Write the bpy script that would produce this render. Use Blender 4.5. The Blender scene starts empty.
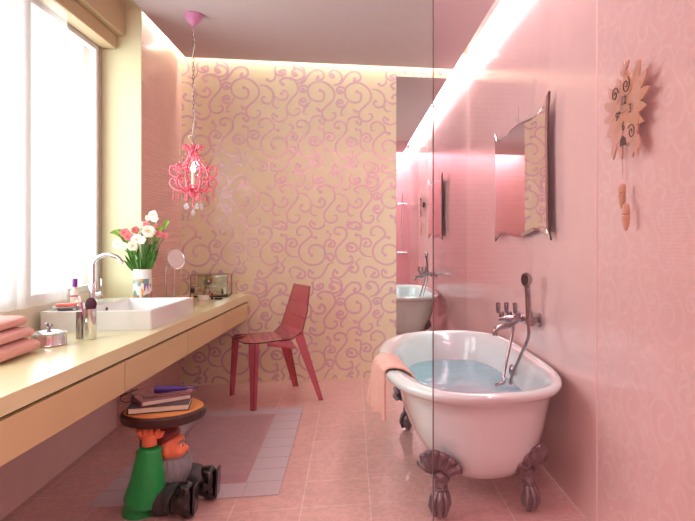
import bpy, bmesh, math, random
from mathutils import Vector, Matrix, Euler
random.seed(4)
PI = math.pi
scn = bpy.context.scene
col = scn.collection
V = Vector

# ------------------------------------------------------------------ materials
def lin(h):
    h = h.lstrip('#'); o = []
    for i in (0, 2, 4):
        c = int(h[i:i+2], 16) / 255
        o.append(c/12.92 if c <= .04045 else ((c+.055)/1.055)**2.4)
    return (*o, 1)

class NT:
    def __init__(s, name):
        s.m = bpy.data.materials.new(name); s.m.use_nodes = True
        s.t = s.m.node_tree; s.n = s.t.nodes; s.l = s.t.links
        s.n.clear(); s.out = s.n.new('ShaderNodeOutputMaterial')
    def new(s, typ, **kw):
        n = s.n.new(typ)
        for k, v in kw.items():
            if k in n.inputs: n.inputs[k].default_value = v
            else: setattr(n, k, v)
        return n
    def link(s, a, b): s.l.new(a, b)

def pbsdf(t, color, rough=.5, metal=0, coat=0, spec=.5, sheen=0, trans=0):
    p = t.new('ShaderNodeBsdfPrincipled')
    p.inputs['Base Color'].default_value = color
    p.inputs['Roughness'].default_value = rough
    p.inputs['Metallic'].default_value = metal
    p.inputs['Coat Weight'].default_value = coat
    p.inputs['Coat Roughness'].default_value = .06
    p.inputs['Specular IOR Level'].default_value = spec
    p.inputs['Sheen Weight'].default_value = sheen
    p.inputs['Transmission Weight'].default_value = trans
    t.link(p.outputs[0], t.out.inputs[0])
    return p

def mat(name, hexc, rough=.5, metal=0, coat=0, vary=.06, scale=12, bump=0, bscale=60, spec=.5, sheen=0, stretch=None):
    """principled with a gentle procedural colour variation and optional bump"""
    t = NT(name); c = lin(hexc); p = pbsdf(t, c, rough, metal, coat, spec, sheen)
    tc = t.new('ShaderNodeTexCoord'); src = tc.outputs['Object']
    if stretch:
        mp = t.new('ShaderNodeMapping'); mp.inputs['Scale'].default_value = stretch
        t.link(src, mp.inputs[0]); src = mp.outputs[0]
    nz = t.new('ShaderNodeTexNoise', Scale=scale, Detail=4.0); t.link(src, nz.inputs['Vector'])
    mx = t.new('ShaderNodeMix', data_type='RGBA')
    mx.inputs[6].default_value = tuple(max(0, x*(1-vary)) for x in c[:3]) + (1,)
    mx.inputs[7].default_value = tuple(min(1, x*(1+vary)) for x in c[:3]) + (1,)
    t.link(nz.outputs['Fac'], mx.inputs[0]); t.link(mx.outputs[2], p.inputs['Base Color'])
    if bump:
        n2 = t.new('ShaderNodeTexNoise', Scale=bscale, Detail=3.0); t.link(src, n2.inputs['Vector'])
        b = t.new('ShaderNodeBump', Strength=bump, Distance=.01); t.link(n2.outputs['Fac'], b.inputs['Height'])
        t.link(b.outputs[0], p.inputs['Normal'])
    return t.m

def wall_mat(name, hexc, axis, tile=(.3, .9), rough=.16, lines=55, lstr=.12, wavy=True, grout=.08):
    """glazed wall tile: fine horizontal relief lines, faint damask, faint joints. axis: the horizontal axis of the wall"""
    t = NT(name); c = lin(hexc); p = pbsdf(t, c, rough, 0, .25)
    g = t.new('ShaderNodeNewGeometry'); sp = t.new('ShaderNodeSeparateXYZ'); t.link(g.outputs['Position'], sp.inputs[0])
    cb = t.new('ShaderNodeCombineXYZ'); t.link(sp.outputs['XY'.index(axis)], cb.inputs[0]); t.link(sp.outputs[2], cb.inputs[1])
    uv = cb.outputs[0]
    # colour
    nz = t.new('ShaderNodeTexNoise', Scale=9.0, Detail=2.0); t.link(uv, nz.inputs['Vector'])
    mx = t.new('ShaderNodeMix', data_type='RGBA')
    mx.inputs[6].default_value = tuple(x*.95 for x in c[:3]) + (1,)
    mx.inputs[7].default_value = tuple(min(1, x*1.05) for x in c[:3]) + (1,)
    t.link(nz.outputs['Fac'], mx.inputs[0])
    br = t.new('ShaderNodeTexBrick', Scale=1.0); br.offset = 0
    br.inputs['Mortar Size'].default_value = .0012; br.inputs['Brick Width'].default_value = tile[0]; br.inputs['Row Height'].default_value = tile[1]
    br.inputs['Mortar Smooth'].default_value = .2
    t.link(uv, br.inputs['Vector'])
    m2 = t.new('ShaderNodeMix', data_type='RGBA'); m2.inputs[7].default_value = tuple(min(1, x*1.25+.02) for x in c[:3]) + (1,)
    ml = t.new('ShaderNodeMath', operation='MULTIPLY'); ml.inputs[1].default_value = grout*4
    t.link(br.outputs['Fac'], ml.inputs[0]); t.link(ml.outputs[0], m2.inputs[0]); t.link(mx.outputs[2], m2.inputs[6])
    t.link(m2.outputs[2], p.inputs['Base Color'])
    wv = t.new('ShaderNodeTexWave', Scale=lines/ (2*PI) if False else lines/6.0, Distortion=2.2 if wavy else .4, Detail=1.0)
    wv.bands_direction = 'Y'; wv.inputs['Detail Scale'].default_value = .6
    t.link(uv, wv.inputs['Vector'])
    b = t.new('ShaderNodeBump', Strength=lstr, Distance=.01); t.link(wv.outputs['Fac'], b.inputs['Height'])
    b2 = t.new('ShaderNodeBump', Strength=.15, Distance=.004); b2.invert = True
    t.link(br.outputs['Fac'], b2.inputs['Height']); t.link(b.outputs[0], b2.inputs['Normal'])
    t.link(b2.outputs[0], p.inputs['Normal'])
    return t.m

def floor_mat():
    t = NT('floor_tile_glaze'); c = lin('e2afaa'); p = pbsdf(t, c, .3, 0, .15)
    g = t.new('ShaderNodeNewGeometry'); mp = t.new('ShaderNodeMapping'); mp.inputs['Location'].default_value = (.215, .18, 0)
    t.link(g.outputs['Position'], mp.inputs[0])
    br = t.new('ShaderNodeTexBrick', Scale=1.0); br.offset = 0
    br.inputs['Mortar Size'].default_value = .0022; br.inputs['Brick Width'].default_value = .293; br.inputs['Row Height'].default_value = .293
    br.inputs['Color1'].default_value = c; br.inputs['Color2'].default_value = tuple(x*.93 for x in c[:3])+(1,)
    br.inputs['Mortar'].default_value = lin('edd0ca')
    t.link(mp.outputs[0], br.inputs['Vector'])
    # damask flourishes
    vo = t.new('ShaderNodeTexNoise', Scale=16.0, Detail=2.5, Distortion=2.0); t.link(g.outputs['Position'], vo.inputs['Vector'])
    rp = t.new('ShaderNodeValToRGB'); rp.color_ramp.elements[0].position = .47; rp.color_ramp.elements[1].position = .53
    t.link(vo.outputs['Fac'], rp.inputs[0])
    mx = t.new('ShaderNodeMix', data_type='RGBA', blend_type='MULTIPLY'); mx.inputs[0].default_value = .12
    t.link(br.outputs['Color'], mx.inputs[6]); t.link(rp.outputs[0], mx.inputs[7]); t.link(mx.outputs[2], p.inputs['Base Color'])
    b = t.new('ShaderNodeBump', Strength=.25, Distance=.003); b.invert = True; t.link(br.outputs['Fac'], b.inputs['Height'])
    t.link(b.outputs[0], p.inputs['Normal'])
    return t.m

def clear_mat(name, tint, edge=None, refl=1.0, rough=.0, diff=None, dfac=0.0):
    """thin clear sheet: transparent tint + fresnel reflection (+ a little body colour)"""
    t = NT(name)
    tr = t.new('ShaderNodeBsdfTransparent'); tr.inputs[0].default_value = tint
    gl = t.new('ShaderNodeBsdfGlossy'); gl.inputs['Roughness'].default_value = rough; gl.inputs[0].default_value = (refl, refl, refl, 1)
    lw = t.new('ShaderNodeLayerWeight', Blend=.5); pw = t.new('ShaderNodeMath', operation='POWER'); pw.inputs[1].default_value = 5
    t.link(lw.outputs['Facing'], pw.inputs[0]); fr = t.new('ShaderNodeMath', operation='MULTIPLY_ADD'); fr.inputs[1].default_value = .93; fr.inputs[2].default_value = .035
    t.link(pw.outputs[0], fr.inputs[0])
    base = tr.outputs[0]
    if diff:
        df = t.new('ShaderNodeBsdfDiffuse'); df.inputs[0].default_value = diff
        m0 = t.new('ShaderNodeMixShader'); m0.inputs[0].default_value = dfac
        t.link(base, m0.inputs[1]); t.link(df.outputs[0], m0.inputs[2]); base = m0.outputs[0]
    mx = t.new('ShaderNodeMixShader'); t.link(fr.outputs[0], mx.inputs[0]); t.link(base, mx.inputs[1]); t.link(gl.outputs[0], mx.inputs[2])
    t.link(mx.outputs[0], t.out.inputs[0])
    return t.m

def emit_mat(name, hexc, s):
    t = NT(name); e = t.new('ShaderNodeEmission'); e.inputs[0].default_value = lin(hexc); e.inputs[1].default_value = s
    t.link(e.outputs[0], t.out.inputs[0]); return t.m

def sheer_mat():
    t = NT('sheer_curtain_weave')
    tr = t.new('ShaderNodeBsdfTransparent'); tr.inputs[0].default_value = (1, 1, 1, 1)
    tl = t.new('ShaderNodeBsdfTranslucent'); tl.inputs[0].default_value = lin('f7f3f2')
    df = t.new('ShaderNodeBsdfDiffuse'); df.inputs[0].default_value = lin('f3eeee')
    m1 = t.new('ShaderNodeMixShader'); m1.inputs[0].default_value = .4; t.link(tl.outputs[0], m1.inputs[1]); t.link(df.outputs[0], m1.inputs[2])
    tc = t.new('ShaderNodeTexCoord'); mp = t.new('ShaderNodeMapping'); mp.inputs['Scale'].default_value = (1, 90, 4)
    t.link(tc.outputs['Object'], mp.inputs[0])
    nz = t.new('ShaderNodeTexNoise', Scale=3.0, Detail=3.0); t.link(mp.outputs[0], nz.inputs['Vector'])
    mr = t.new('ShaderNodeMapRange'); mr.inputs[3].default_value = .28; mr.inputs[4].default_value = .46; t.link(nz.outputs['Fac'], mr.inputs[0])
    m2 = t.new('ShaderNodeMixShader'); t.link(mr.outputs[0], m2.inputs[0]); t.link(tr.outputs[0], m2.inputs[1]); t.link(m1.outputs[0], m2.inputs[2])
    t.link(m2.outputs[0], t.out.inputs[0]); return t.m

def bars_mat(name, base, cols, scale, axis='Z', rough=.3):
    t = NT(name); p = pbsdf(t, lin(base), rough, 0, .3)
    tc = t.new('ShaderNodeTexCoord'); mp = t.new('ShaderNodeMapping'); mp.inputs['Scale'].default_value = scale
    t.link(tc.outputs['Object'], mp.inputs[0])
    v = t.new('ShaderNodeTexVoronoi', Scale=1.0); t.link(mp.outputs[0], v.inputs['Vector'])
    sp = t.new('ShaderNodeSeparateColor'); t.link(v.outputs['Color'], sp.inputs[0])
    r = t.new('ShaderNodeValToRGB'); r.color_ramp.interpolation = 'CONSTANT'
    els = r.color_ramp.elements; els[0].color = lin(cols[0]); els[0].position = 0
    els[1].position = 1/len(cols); els[1].color = lin(cols[1])
    for i, c in enumerate(cols[2:], 2):
        e = els.new(i/len(cols)); e.color = lin(c)
    t.link(sp.outputs[0], r.inputs[0]); t.link(r.outputs[0], p.inputs['Base Color'])
    return t.m

M = {}
M['gold'] = wall_mat('gold_wall_tile', 'efe6c6', 'X', (.3, .87), .22, 150, .015, False, .03)
M['scroll'] = mat('pink_lustre_scroll', 'e8c8d2', .22, .2, .3, .05)
M['pinkwall'] = wall_mat('pink_relief_wall_tile', 'efcecb', 'Y', (.45, .9), .13, 160, .03, True, .05)
M['pinkwall_left'] = wall_mat('pink_wavy_wall_tile', 'e1b3ad', 'Y', (.45, .9), .2, 100, .3, True, .03)
M['pinkwall_back'] = wall_mat('pink_shower_wall_tile', 'f0b4bc', 'X', (.3, .1), .2, 80, .2, True, .2)
M['tonal'] = mat('tone_on_tone_scroll', 'f2d6d3', .13, 0, .25, .03)
M['floor'] = floor_mat()
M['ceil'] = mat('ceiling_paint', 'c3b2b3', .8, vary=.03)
M['white_paint'] = mat('white_ceiling_paint', 'efe8e4', .8, vary=.02)
M['yellow'] = mat('pale_yellow_paint', 'dedab4', .8, vary=.03)
M['tan'] = mat('tan_box_paint', 'bfa783', .6, vary=.03)
M['sill'] = mat('pale_sill_paint', 'e4d8c4', .5, vary=.03)
M['frame'] = mat('grey_window_frame', 'a89c96', .5, vary=.04)
M['framew'] = mat('white_window_sash', 'dedad6', .5, vary=.02)
M['oak'] = mat('pale_lacquer_counter', 'dfd8aa', .28, 0, .25, .05, 5, stretch=(1, .25, 1))
M['drawer'] = mat('tan_drawer_front', 'd2b98c', .4, 0, .1, .05, 5, stretch=(1, .25, 1))
M['black'] = mat('black_gap', '060505', .9)
M['ceramic'] = mat('white_ceramic', 'e6eae8', .12, 0, .5, .02)
M['enamel'] = mat('tub_enamel', 'dde6e6', .1, 0, .6, .02)
M['chrome'] = mat('chrome', 'd9d9dc', .09, 1, vary=.02)
M['chromed'] = mat('satin_chrome', 'a59b9e', .2, 1, vary=.04)
M['iron'] = mat('cast_iron', '81737a', .38, .75, 0, .3, 30, .5, 60)
M['water'] = mat('bath_water', '78b3c2', .07, 0, .3, .10, 7, .55, 11)
M['towel'] = mat('peach_towel', 'f2b4a4', .95, vary=.08, bump=.6, bscale=260, sheen=.4)
M['towel2'] = mat('pink_towel', 'eba79c', .95, vary=.08, bump=.6, bscale=260, sheen=.4)
M['mirror'] = mat('silvered_mirror', 'eeeeee', .015, 1, vary=0)
M['mirror_edge'] = mat('dark_mirror_edge', '3b3132', .25, .6)
M['copper'] = bars_mat('copper_clock_plate', 'cf9c7c', ['d0a07e', 'd3a58f', 'cc9a7a', 'd6a899'], (14, 14, 14), rough=.35)
M['copperdark'] = mat('dark_clock_numerals', '3a2220', .5)
M['steel'] = mat('steel_hand', 'cfcac6', .2, 1)
M['redplas'] = clear_mat('clear_red_plastic', lin('ebb0b6'), refl=.9, rough=.05, diff=lin('ea8397'), dfac=.32)
M['rededge'] = mat('dark_red_plastic_edge', '571a26', .3)
M['pinkplas'] = mat('candy_pink_acrylic', 'ea6f84', .15, 0, .5, .12)
M['pinkclear'] = clear_mat('clear_pink_crystal', lin('f5b5bd'), diff=lin('f29aa8'), dfac=.35)
M['crystal'] = clear_mat('clear_crystal', lin('f0f0f0'), diff=lin('ffffff'), dfac=.25)
M['mauve'] = mat('mauve_canopy', 'c67fa5', .5)
M['bulb'] = emit_mat('glowing_bulb', 'fff3df', 9)
M['gwhite'] = mat('petal_white', 'f6f2e4', .7, vary=.05)
M['gpink'] = mat('petal_pink', 'ee8f92', .7, vary=.12)
M['centre'] = mat('flower_centre', 'c9c27a', .8)
M['leaf'] = mat('leaf_green', '4f8235', .55, vary=.25)
M['leaf2'] = mat('bright_leaf', '86b045', .55, vary=.2)
M['vase'] = mat('white_porcelain_vase', 'f0ede8', .2, 0, .4)
M['vasepat'] = bars_mat('painted_flower_band', 'e9e4dc', ['d98b3c', 'e7e2d8', '6c8f92', '8d5b9c', 'e6a03a', '7d8a86', 'e7e2d8'], (55, 55, 28))
M['purple'] = mat('purple_plastic', '7a2f8e', .35)
M['purplecase'] = mat('purple_case', '4d3186', .5)
M['plum'] = mat('plum_bristles', '4b1e33', .8, bump=.5, bscale=300)
M['magenta'] = mat('magenta_plastic', 'c0408c', .35)
M['cream'] = mat('cream_lotion', 'efe2cf', .3, 0, .3)
M['soap'] = mat('coral_soap', 'f0786a', .4)
M['blackpl'] = mat('black_plastic', '0e0d0e', .25, 0, .2)
M['blackboot'] = mat('black_glazed_boot', '131114', .22, 0, .4)
M['trouser'] = mat('charcoal_painted_trousers', '3c3a3e', .45, 0, .1, .1)
M['tunic'] = mat('green_painted_tunic', '20a050', .4, 0, .15, .12, 8)
M['skin'] = mat('orange_painted_skin', 'ee7f55', .4, 0, .15, .08, 14)
M['beard'] = mat('grey_painted_beard', '858388', .45, 0, .1, .15, 30, .4, 30)
M['hat'] = mat('maroon_painted_hat', '7c2a2a', .45, 0, .1, .1)
M['lip'] = mat('red_painted_mouth', 'b8382c', .4)
M['woodtop'] = mat('orange_wood_top', 'd98236', .35, 0, .3, .15, 6, stretch=(1, 6, 1))
M['bark'] = mat('dark_bark', '40211e', .5, 0, .2, .3, 18, .8, 26)
M['pages'] = mat('book_pages', 'dcd6c6', .8, vary=.08, scale=80, stretch=(1, 1, 12))
M['bookdark'] = mat('dark_book_cover', '463a40', .5)
M['bookmauve'] = mat('mauve_book_cover', '8f5d63', .5, vary=.2)
M['bookyel'] = mat('yellow_spine', 'd8a860', .5)
M['rugpile'] = mat('mauve_rug_pile', 'bc8089', .98, vary=.22, scale=24, bump=1.0, bscale=230, sheen=.5)
M['rugborder'] = mat('grey_pink_rug_border', 'c6b0b6', .75, vary=.05, scale=30, bump=.2, bscale=150)
M['seam'] = mat('rug_seam', 'a28c92', .9)
M['glass'] = clear_mat('shower_glass', (.93, .86, .88, 1))
M['glassedge'] = mat('dark_glass_edge', '5d4a4e', .3)
M['winglass'] = clear_mat('window_glass', (.96, .97, .97, 1))
M['sheer'] = sheer_mat()
M['valance'] = M['tan']
M['boxglass'] = mat('mirrored_box_glass', 'dfe0d2', .04, .92, 0, .25, 30)
M['brushbeige'] = mat('peach_jar', 'e4a98e', .4)

# ------------------------------------------------------------------ geometry helpers
class MB:
    def __init__(s): s.v = []; s.f = []; s.mi = []
    def add(s, vs, fs, mi=0):
        o = len(s.v); s.v += [tuple(v) for v in vs]; s.f += [tuple(i+o for i in f) for f in fs]; s.mi += [mi]*len(fs); return s
    def box(s, x0, x1, y0, y1, z0, z1, mi=0):
        vs = [(x, y, z) for z in (z0, z1) for x, y in ((x0, y0), (x1, y0), (x1, y1), (x0, y1))]
        return s.add(vs, [(0, 3, 2, 1), (4, 5, 6, 7), (0, 1, 5, 4), (1, 2, 6, 5), (2, 3, 7, 6), (3, 0, 4, 7)], mi)
    def obox(s, c, size, rot, mi=0):
        R = Euler(rot).to_matrix(); c = V(c); h = V(size)/2
        vs = [c + R @ V((sx*h.x, sy*h.y, sz*h.z)) for sz in (-1, 1) for sx, sy in ((-1, -1), (1, -1), (1, 1), (-1, 1))]
        return s.add(vs, [(0, 3, 2, 1), (4, 5, 6, 7), (0, 1, 5, 4), (1, 2, 6, 5), (2, 3, 7, 6), (3, 0, 4, 7)], mi)
    def tube(s, pts, r, seg=10, mi=0, closed=False, squash=1.0):
        pts = [V(p) for p in pts]; n = len(pts); rr = r if isinstance(r, (list, tuple)) else [r]*n
        tans = []
        for i in range(n):
            a = pts[(i-1) % n] if closed else pts[max(i-1, 0)]; b = pts[(i+1) % n] if closed else pts[min(i+1, n-1)]
            tans.append((b-a).normalized() if (b-a).length > 1e-9 else V((0, 0, 1)))
        up = V((0, 0, 1)) if abs(tans[0].z) < .9 else V((1, 0, 0))
        nrm = tans[0].cross(up).normalized(); vs = []; fs = []
        for i in range(n):
            t = tans[i]; nrm = (nrm - t*nrm.dot(t))
            nrm = nrm.normalized() if nrm.length > 1e-6 else t.orthogonal().normalized()
            b = t.cross(nrm)
            for k in range(seg):
                a = 2*PI*k/seg; vs.append(pts[i] + nrm*math.cos(a)*rr[i] + b*math.sin(a)*rr[i]*squash)
        m = n if closed else n-1
        for i in range(m):
            j = (i+1) % n
            for k in range(seg):
                k2 = (k+1) % seg; fs.append((i*seg+k, i*seg+k2, j*seg+k2, j*seg+k))
        if not closed: fs += [tuple(range(seg))[::-1], tuple((n-1)*seg+k for k in range(seg))]
        return s.add(vs, fs, mi)
    def lathe(s, prof, c=(0, 0, 0), seg=28, mi=0, rot=None, rib=0, ribn=0):
        """prof: list of (r,z), closed with caps"""
        R = Euler(rot).to_matrix() if rot else Matrix.Identity(3); c = V(c); vs = []; fs = []
        for r, z in prof:
            for k in range(seg):
                a = 2*PI*k/seg; q = max(r, 1e-5)*(1+rib*math.cos(ribn*a)); vs.append(c + R @ V((q*math.cos(a), q*math.sin(a), z)))
        n = len(prof)
        for i in range(n-1):
            for k in range(seg):
                k2 = (k+1) % seg; fs.append((i*seg+k, i*seg+k2, (i+1)*seg+k2, (i+1)*seg+k))
        fs += [tuple(range(seg))[::-1], tuple((n-1)*seg+k for k in range(seg))]
        return s.add(vs, fs, mi)
    def ball(s, c, r, rot=None, seg=16, rings=10, mi=0):
        r = (r, r, r) if not isinstance(r, (tuple, list)) else r
        R = Euler(rot).to_matrix() if rot else Matrix.Identity(3); c = V(c); vs = []; fs = []
        for i in range(1, rings):
            th = PI*i/rings
            for k in range(seg):
                a = 2*PI*k/seg; vs.append(c + R @ V((r[0]*math.sin(th)*math.cos(a), r[1]*math.sin(th)*math.sin(a), r[2]*math.cos(th))))
        t = len(vs); vs.append(c + R @ V((0, 0, r[2]))); vs.append(c - R @ V((0, 0, r[2])))
        for i in range(rings-2):
            for k in range(seg):
                k2 = (k+1) % seg; fs.append((i*seg+k, (i+1)*seg+k, (i+1)*seg+k2, i*seg+k2))
        for k in range(seg):
            k2 = (k+1) % seg; fs.append((t, k, k2)); fs.append((t+1, (rings-2)*seg+k2, (rings-2)*seg+k))
        return s.add(vs, fs, mi)
    def prism(s, poly, fn, d0, d1, mi=0):
        """poly: list of (a,b); fn(a,b,d)->xyz ; extruded from d0 to d1"""
        n = len(poly); vs = [fn(a, b, d0) for a, b in poly] + [fn(a, b, d1) for a, b in poly]
        fs = [tuple(range(n))[::-1], tuple(range(n, 2*n))] + [(i, (i+1) % n, n+(i+1) % n, n+i) for i in range(n)]
        return s.add(vs, fs, mi)
    def rings(s, rs, mi=0, caps=True):
        n = len(rs[0]); vs = [p for r in rs for p in r]; fs = []
        for i in range(len(rs)-1):
            for k in range(n):
                k2 = (k+1) % n; fs.append((i*n+k, i*n+k2, (i+1)*n+k2, (i+1)*n+k))
        if caps: fs += [tuple(range(n))[::-1], tuple((len(rs)-1)*n+k for k in range(n))]
        return s.add(vs, fs, mi)
    def grid(s, fn, nu, nv, mi=0):
        vs = [fn(i/nu, j/nv) for j in range(nv+1) for i in range(nu+1)]
        fs = [(j*(nu+1)+i, j*(nu+1)+i+1, (j+1)*(nu+1)+i+1, (j+1)*(nu+1)+i) for j in range(nv) for i in range(nu)]
        return s.add(vs, fs, mi)
    def build(s, name, mats, parent=None, smooth=True, bevel=0, local=False, angle=35, fix=True):
        if not isinstance(mats, (list, tuple)): mats = [mats]
        off = V((0, 0, 0))
        if parent is not None and not local:
            q = parent
            while q is not None: off += q.location; q = q.parent
        me = bpy.data.meshes.new(name); me.from_pydata([V(v)-off for v in s.v], [], s.f); me.update()
        for m in mats: me.materials.append(m)
        for p, mi in zip(me.polygons, s.mi): p.material_index = mi; p.use_smooth = smooth
        if fix:
            bm = bmesh.new(); bm.from_mesh(me); bmesh.ops.recalc_face_normals(bm, faces=bm.faces); bm.to_mesh(me); bm.free()
        if smooth and angle < 180:
            try: me.set_sharp_from_angle(angle=math.radians(angle))
            except Exception: pass
        o = bpy.data.objects.new(name, me); col.objects.link(o)
        if parent is not None: o.parent = parent
        if bevel:
            b = o.modifiers.new('bevel', 'BEVEL'); b.width = bevel; b.segments = 2; b.limit_method = 'ANGLE'; b.angle_limit = math.radians(40)
        return o

def tag(o, label=None, cat=None, group=None, kind=None):
    if label: o['label'] = label
    if cat: o['category'] = cat
    if group: o['group'] = group
    if kind: o['kind'] = kind
    return o
def empty(name, loc, label, cat, group=None, rz=0):
    o = bpy.data.objects.new(name, None); o.empty_display_size = .05; col.objects.link(o); o.location = loc; o.rotation_euler = (0, 0, rz)
    return tag(o, label, cat, group)
def struct(o): o['kind'] = 'structure'; return o
def sub(o, lv=1):
    m = o.modifiers.new('sub', 'SUBSURF'); m.levels = lv; m.render_levels = lv; return o
def blobify(o, vox, it=6):
    m = o.modifiers.new('union', 'REMESH'); m.mode = 'VOXEL'; m.voxel_size = vox; m.use_smooth_shade = True
    s = o.modifiers.new('soft', 'SMOOTH'); s.iterations = it; s.factor = .5
    return o
def smooth_path(P, n=8, closed=False):
    P = [V(p) for p in P]; out = []; N = len(P)
    rng = range(N if closed else N-1)
    for i in rng:
        a = P[(i-1) % N] if closed or i > 0 else P[0]*2-P[1]
        b = P[i]; c = P[(i+1) % N]
        d = P[(i+2) % N] if closed or i+2 < N else P[-1]*2-P[-2]
        for k in range(n):
            t = k/n; out.append(.5*((2*b)+(c-a)*t+(2*a-5*b+4*c-d)*t*t+(3*b-a-3*c+d)*t**3))
    if not closed: out.append(P[-1])
    return out

# ------------------------------------------------------------------ room shell
D = 5.168; XR = .96; CZ = 2.573; UZ = 2.78; YB = -.35
struct(MB().box(-1.75, XR+.12, YB-.12, D+.12, -.08, 0).build('floor', M['floor'], smooth=False))
# dropped ceiling panel with a light slot along the walls, and the slab above
struct(MB().box(-1.283, .838, .0, 5.118, CZ, CZ+.03).build('ceiling', M['ceil'], smooth=False))
struct(MB().box(-1.75, XR+.12, YB-.12, D+.12, UZ, UZ+.06).build('ceiling_upper', M['white_paint'], smooth=False))
# scroll ornament of the tiles (points traced in tile units)
TOPB0 = [[(120,125),(105,110),(130,92),(170,95),(192,130),(188,165),(160,200),(137,240),(150,275),(180,282),(202,265),(197,245),(180,247)],
 [(180,40),(170,25),(195,22),(222,40),(225,75),(200,98),(165,98),(140,92)],
 [(115,70),(100,62),(128,50),(130,72),(110,82),(85,72),(80,45),(92,28)]]
TOPB1 = [[(212,195),(202,208),(220,225),(245,222),(262,195),(253,160),(225,137),(195,133)],
 [(300,172),(312,155),(330,175),(320,200),(290,203),(262,183)],
 [(262,190),(256,225),(272,246),(290,243)],
 [(275,288),(258,275),(256,300),(290,315),(322,300),(330,270)],
 [(230,105),(245,112),(266,98),(268,62)]]
TOPA = [
 [(352,148),(372,160),(368,195),(338,205),(302,188),(290,150),(308,118),(350,101),(392,115),(422,150),(420,190),(395,220),(372,242),(362,270),(380,297),(408,300),(430,282),(425,262),(410,262)],
 [(345,250),(333,240),(350,255),(372,240)],
 [(266,146),(282,155),(258,160),(249,142),(263,127),(285,132),(294,142)],
 [(262,210),(280,208),(272,193),(252,200),(250,220),(272,232),(292,222),(305,200)],
 [(288,226),(272,250),(272,272),(287,272)],
 [(342,80),(335,92),(358,93),(372,75),(360,50),(330,46),(300,65),(270,108),(235,120)],
 [(225,65),(238,75),(222,80),(212,60),(232,42),(262,52),(276,82),(262,108),(232,120)],
]
BOTA = [
 [(262,450),(247,432),(258,403),(290,396),(322,415),(328,460),(300,493),(255,498),(215,475),(198,435),(208,398),(238,370),(262,345),(250,315),(220,300),(192,315),(192,345),(214,345)],
 [(283,360),(262,355),(240,372)],
 [(358,390),(345,402),(372,405),(378,385),(355,370),(335,378),(325,402),(330,430)],
 [(342,328),(356,345),(348,368)],
 [(340,462),(355,478),(374,462),(360,442),(338,445),(330,452)],
 [(205,75+469),(188,92+469),(222,95+469),(228,68+469),(205,50+469),(172,40+469),(152,60+469),(165,95+469)],
 [(265,70+469),(250,55+469),(246,85+469),(270,99+469),(302,93+469),(325,68+469),(345,30+469),(372,14+469)],
]
BOTB = [
 [(400,340),(383,338),(380,316),(405,304),(435,318),(441,350),(420,380),(390,415),(386,452),(408,486),(442,495),(470,480),(465,455),(450,460)],
 [(492,305),(508,320),(516,300),(490,279),(456,288),(440,320)],
 [(490,345),(512,350),(515,385),(509,420),(530,450),(573,460)],
 [(466,410),(450,402),(448,425),(475,432),(496,420),(488,397),(463,386),(440,402),(443,425)],
 [(540,385),(528,400),(555,405),(567,388),(552,366),(525,367),(513,388)],
 [(392,70+469),(380,55+469),(372,85+469),(400,97+469),(425,85+469),(452,50+469),(480,10+469)],
 [(470,45+469),(455,60+469),(488,70+469),(502,45+469),(490,20+469),(512,-5+469)],
]
def shift(st, dx): return [[(x+dx, y) for x, y in s] for s in st]
PAN = {'TB': shift(TOPB0, -3)+shift(TOPB1, -190), 'TA': shift(TOPA, -238), 'BA': shift(BOTA, -190), 'BB': shift(BOTB, -380)}
# cells 0..187 wide; TB flourishes drawn around the line at 187
def scroll_mesh(mb, fn0, x0, x1, zlo, zhi, s, rows, ncols, startx, ztop, mi=1, wd=5.2):
    """fn(h, z) -> xyz just proud of the wall; h horizontal metres"""
    cnt = [0]; sg = [0]
    fn = lambda h, z: fn0(h, z, .0002+.00002*(cnt[0] % 24)+sg[0]*1.5e-6)
    def ok(h, z): return x0+.006 < h < x1-.006 and zlo+.004 < z < zhi
    for r in range(rows):
        for c in range(ncols):
            for half in (0, 1):
                if half == 0: key = ['TB', 'TB', 'TA', 'TB', 'TA', 'TA', 'TB'][(c + 3*r) % 7]
                else: key = ['BB', 'BA', 'BB', 'BA', 'BB', 'BB', 'BA'][(c + 2*r) % 7]
                for st in PAN[key]:
                    pts = [(startx + (c*187+x)*s, ztop - (r*545+y)*s) for x, y in st]
                    P = smooth_path([V((a, b, 0)) for a, b in pts], 5)
                    n = len(P); prev = None; cnt[0] += 1
                    for i in range(n):
                        sg[0] = n-i
                        t = (P[min(i+1, n-1)]-P[max(i-1, 0)]); t = t.normalized() if t.length else V((1, 0, 0)); nn = V((-t.y, t.x, 0))
                        w = s*wd*(1 if i < n-4 else .6)
                        a, b = P[i]+nn*w, P[i]-nn*w
                        if prev and ok(a.x, a.y) and ok(b.x, b.y) and ok(prev[0].x, prev[0].y) and ok(prev[1].x, prev[1].y):
                            mb.add([fn(prev[0].x, prev[0].y), fn(prev[1].x, prev[1].y), fn(b.x, b.y), fn(a.x, a.y)], [(0, 1, 2, 3)], mi)
                        prev = (a, b)
                    cnt[0] += 1; sg[0] = 0; cpt = P[0]; rr = s*9
                    if ok(cpt.x-rr, cpt.y-rr) and ok(cpt.x+rr, cpt.y+rr):
                        ring = [fn(cpt.x+rr*math.cos(2*PI*k/10), cpt.y+rr*math.sin(2*PI*k/10)) for k in range(10)]
                        mb.add(ring, [tuple(range(10))], mi)
SC = .00159
mb = MB().box(-1.45, XR+.12, D, D+.1, 0, UZ)
scroll_mesh(mb, lambda h, z, d: (h, D-d, z), -1.335, XR, 0, 2.70, SC, 4, 10, -1.335-184*SC, 2.602+.00)
struct(mb.build('wall_far', [M['gold'], M['scroll']], smooth=False, fix=False))
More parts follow.
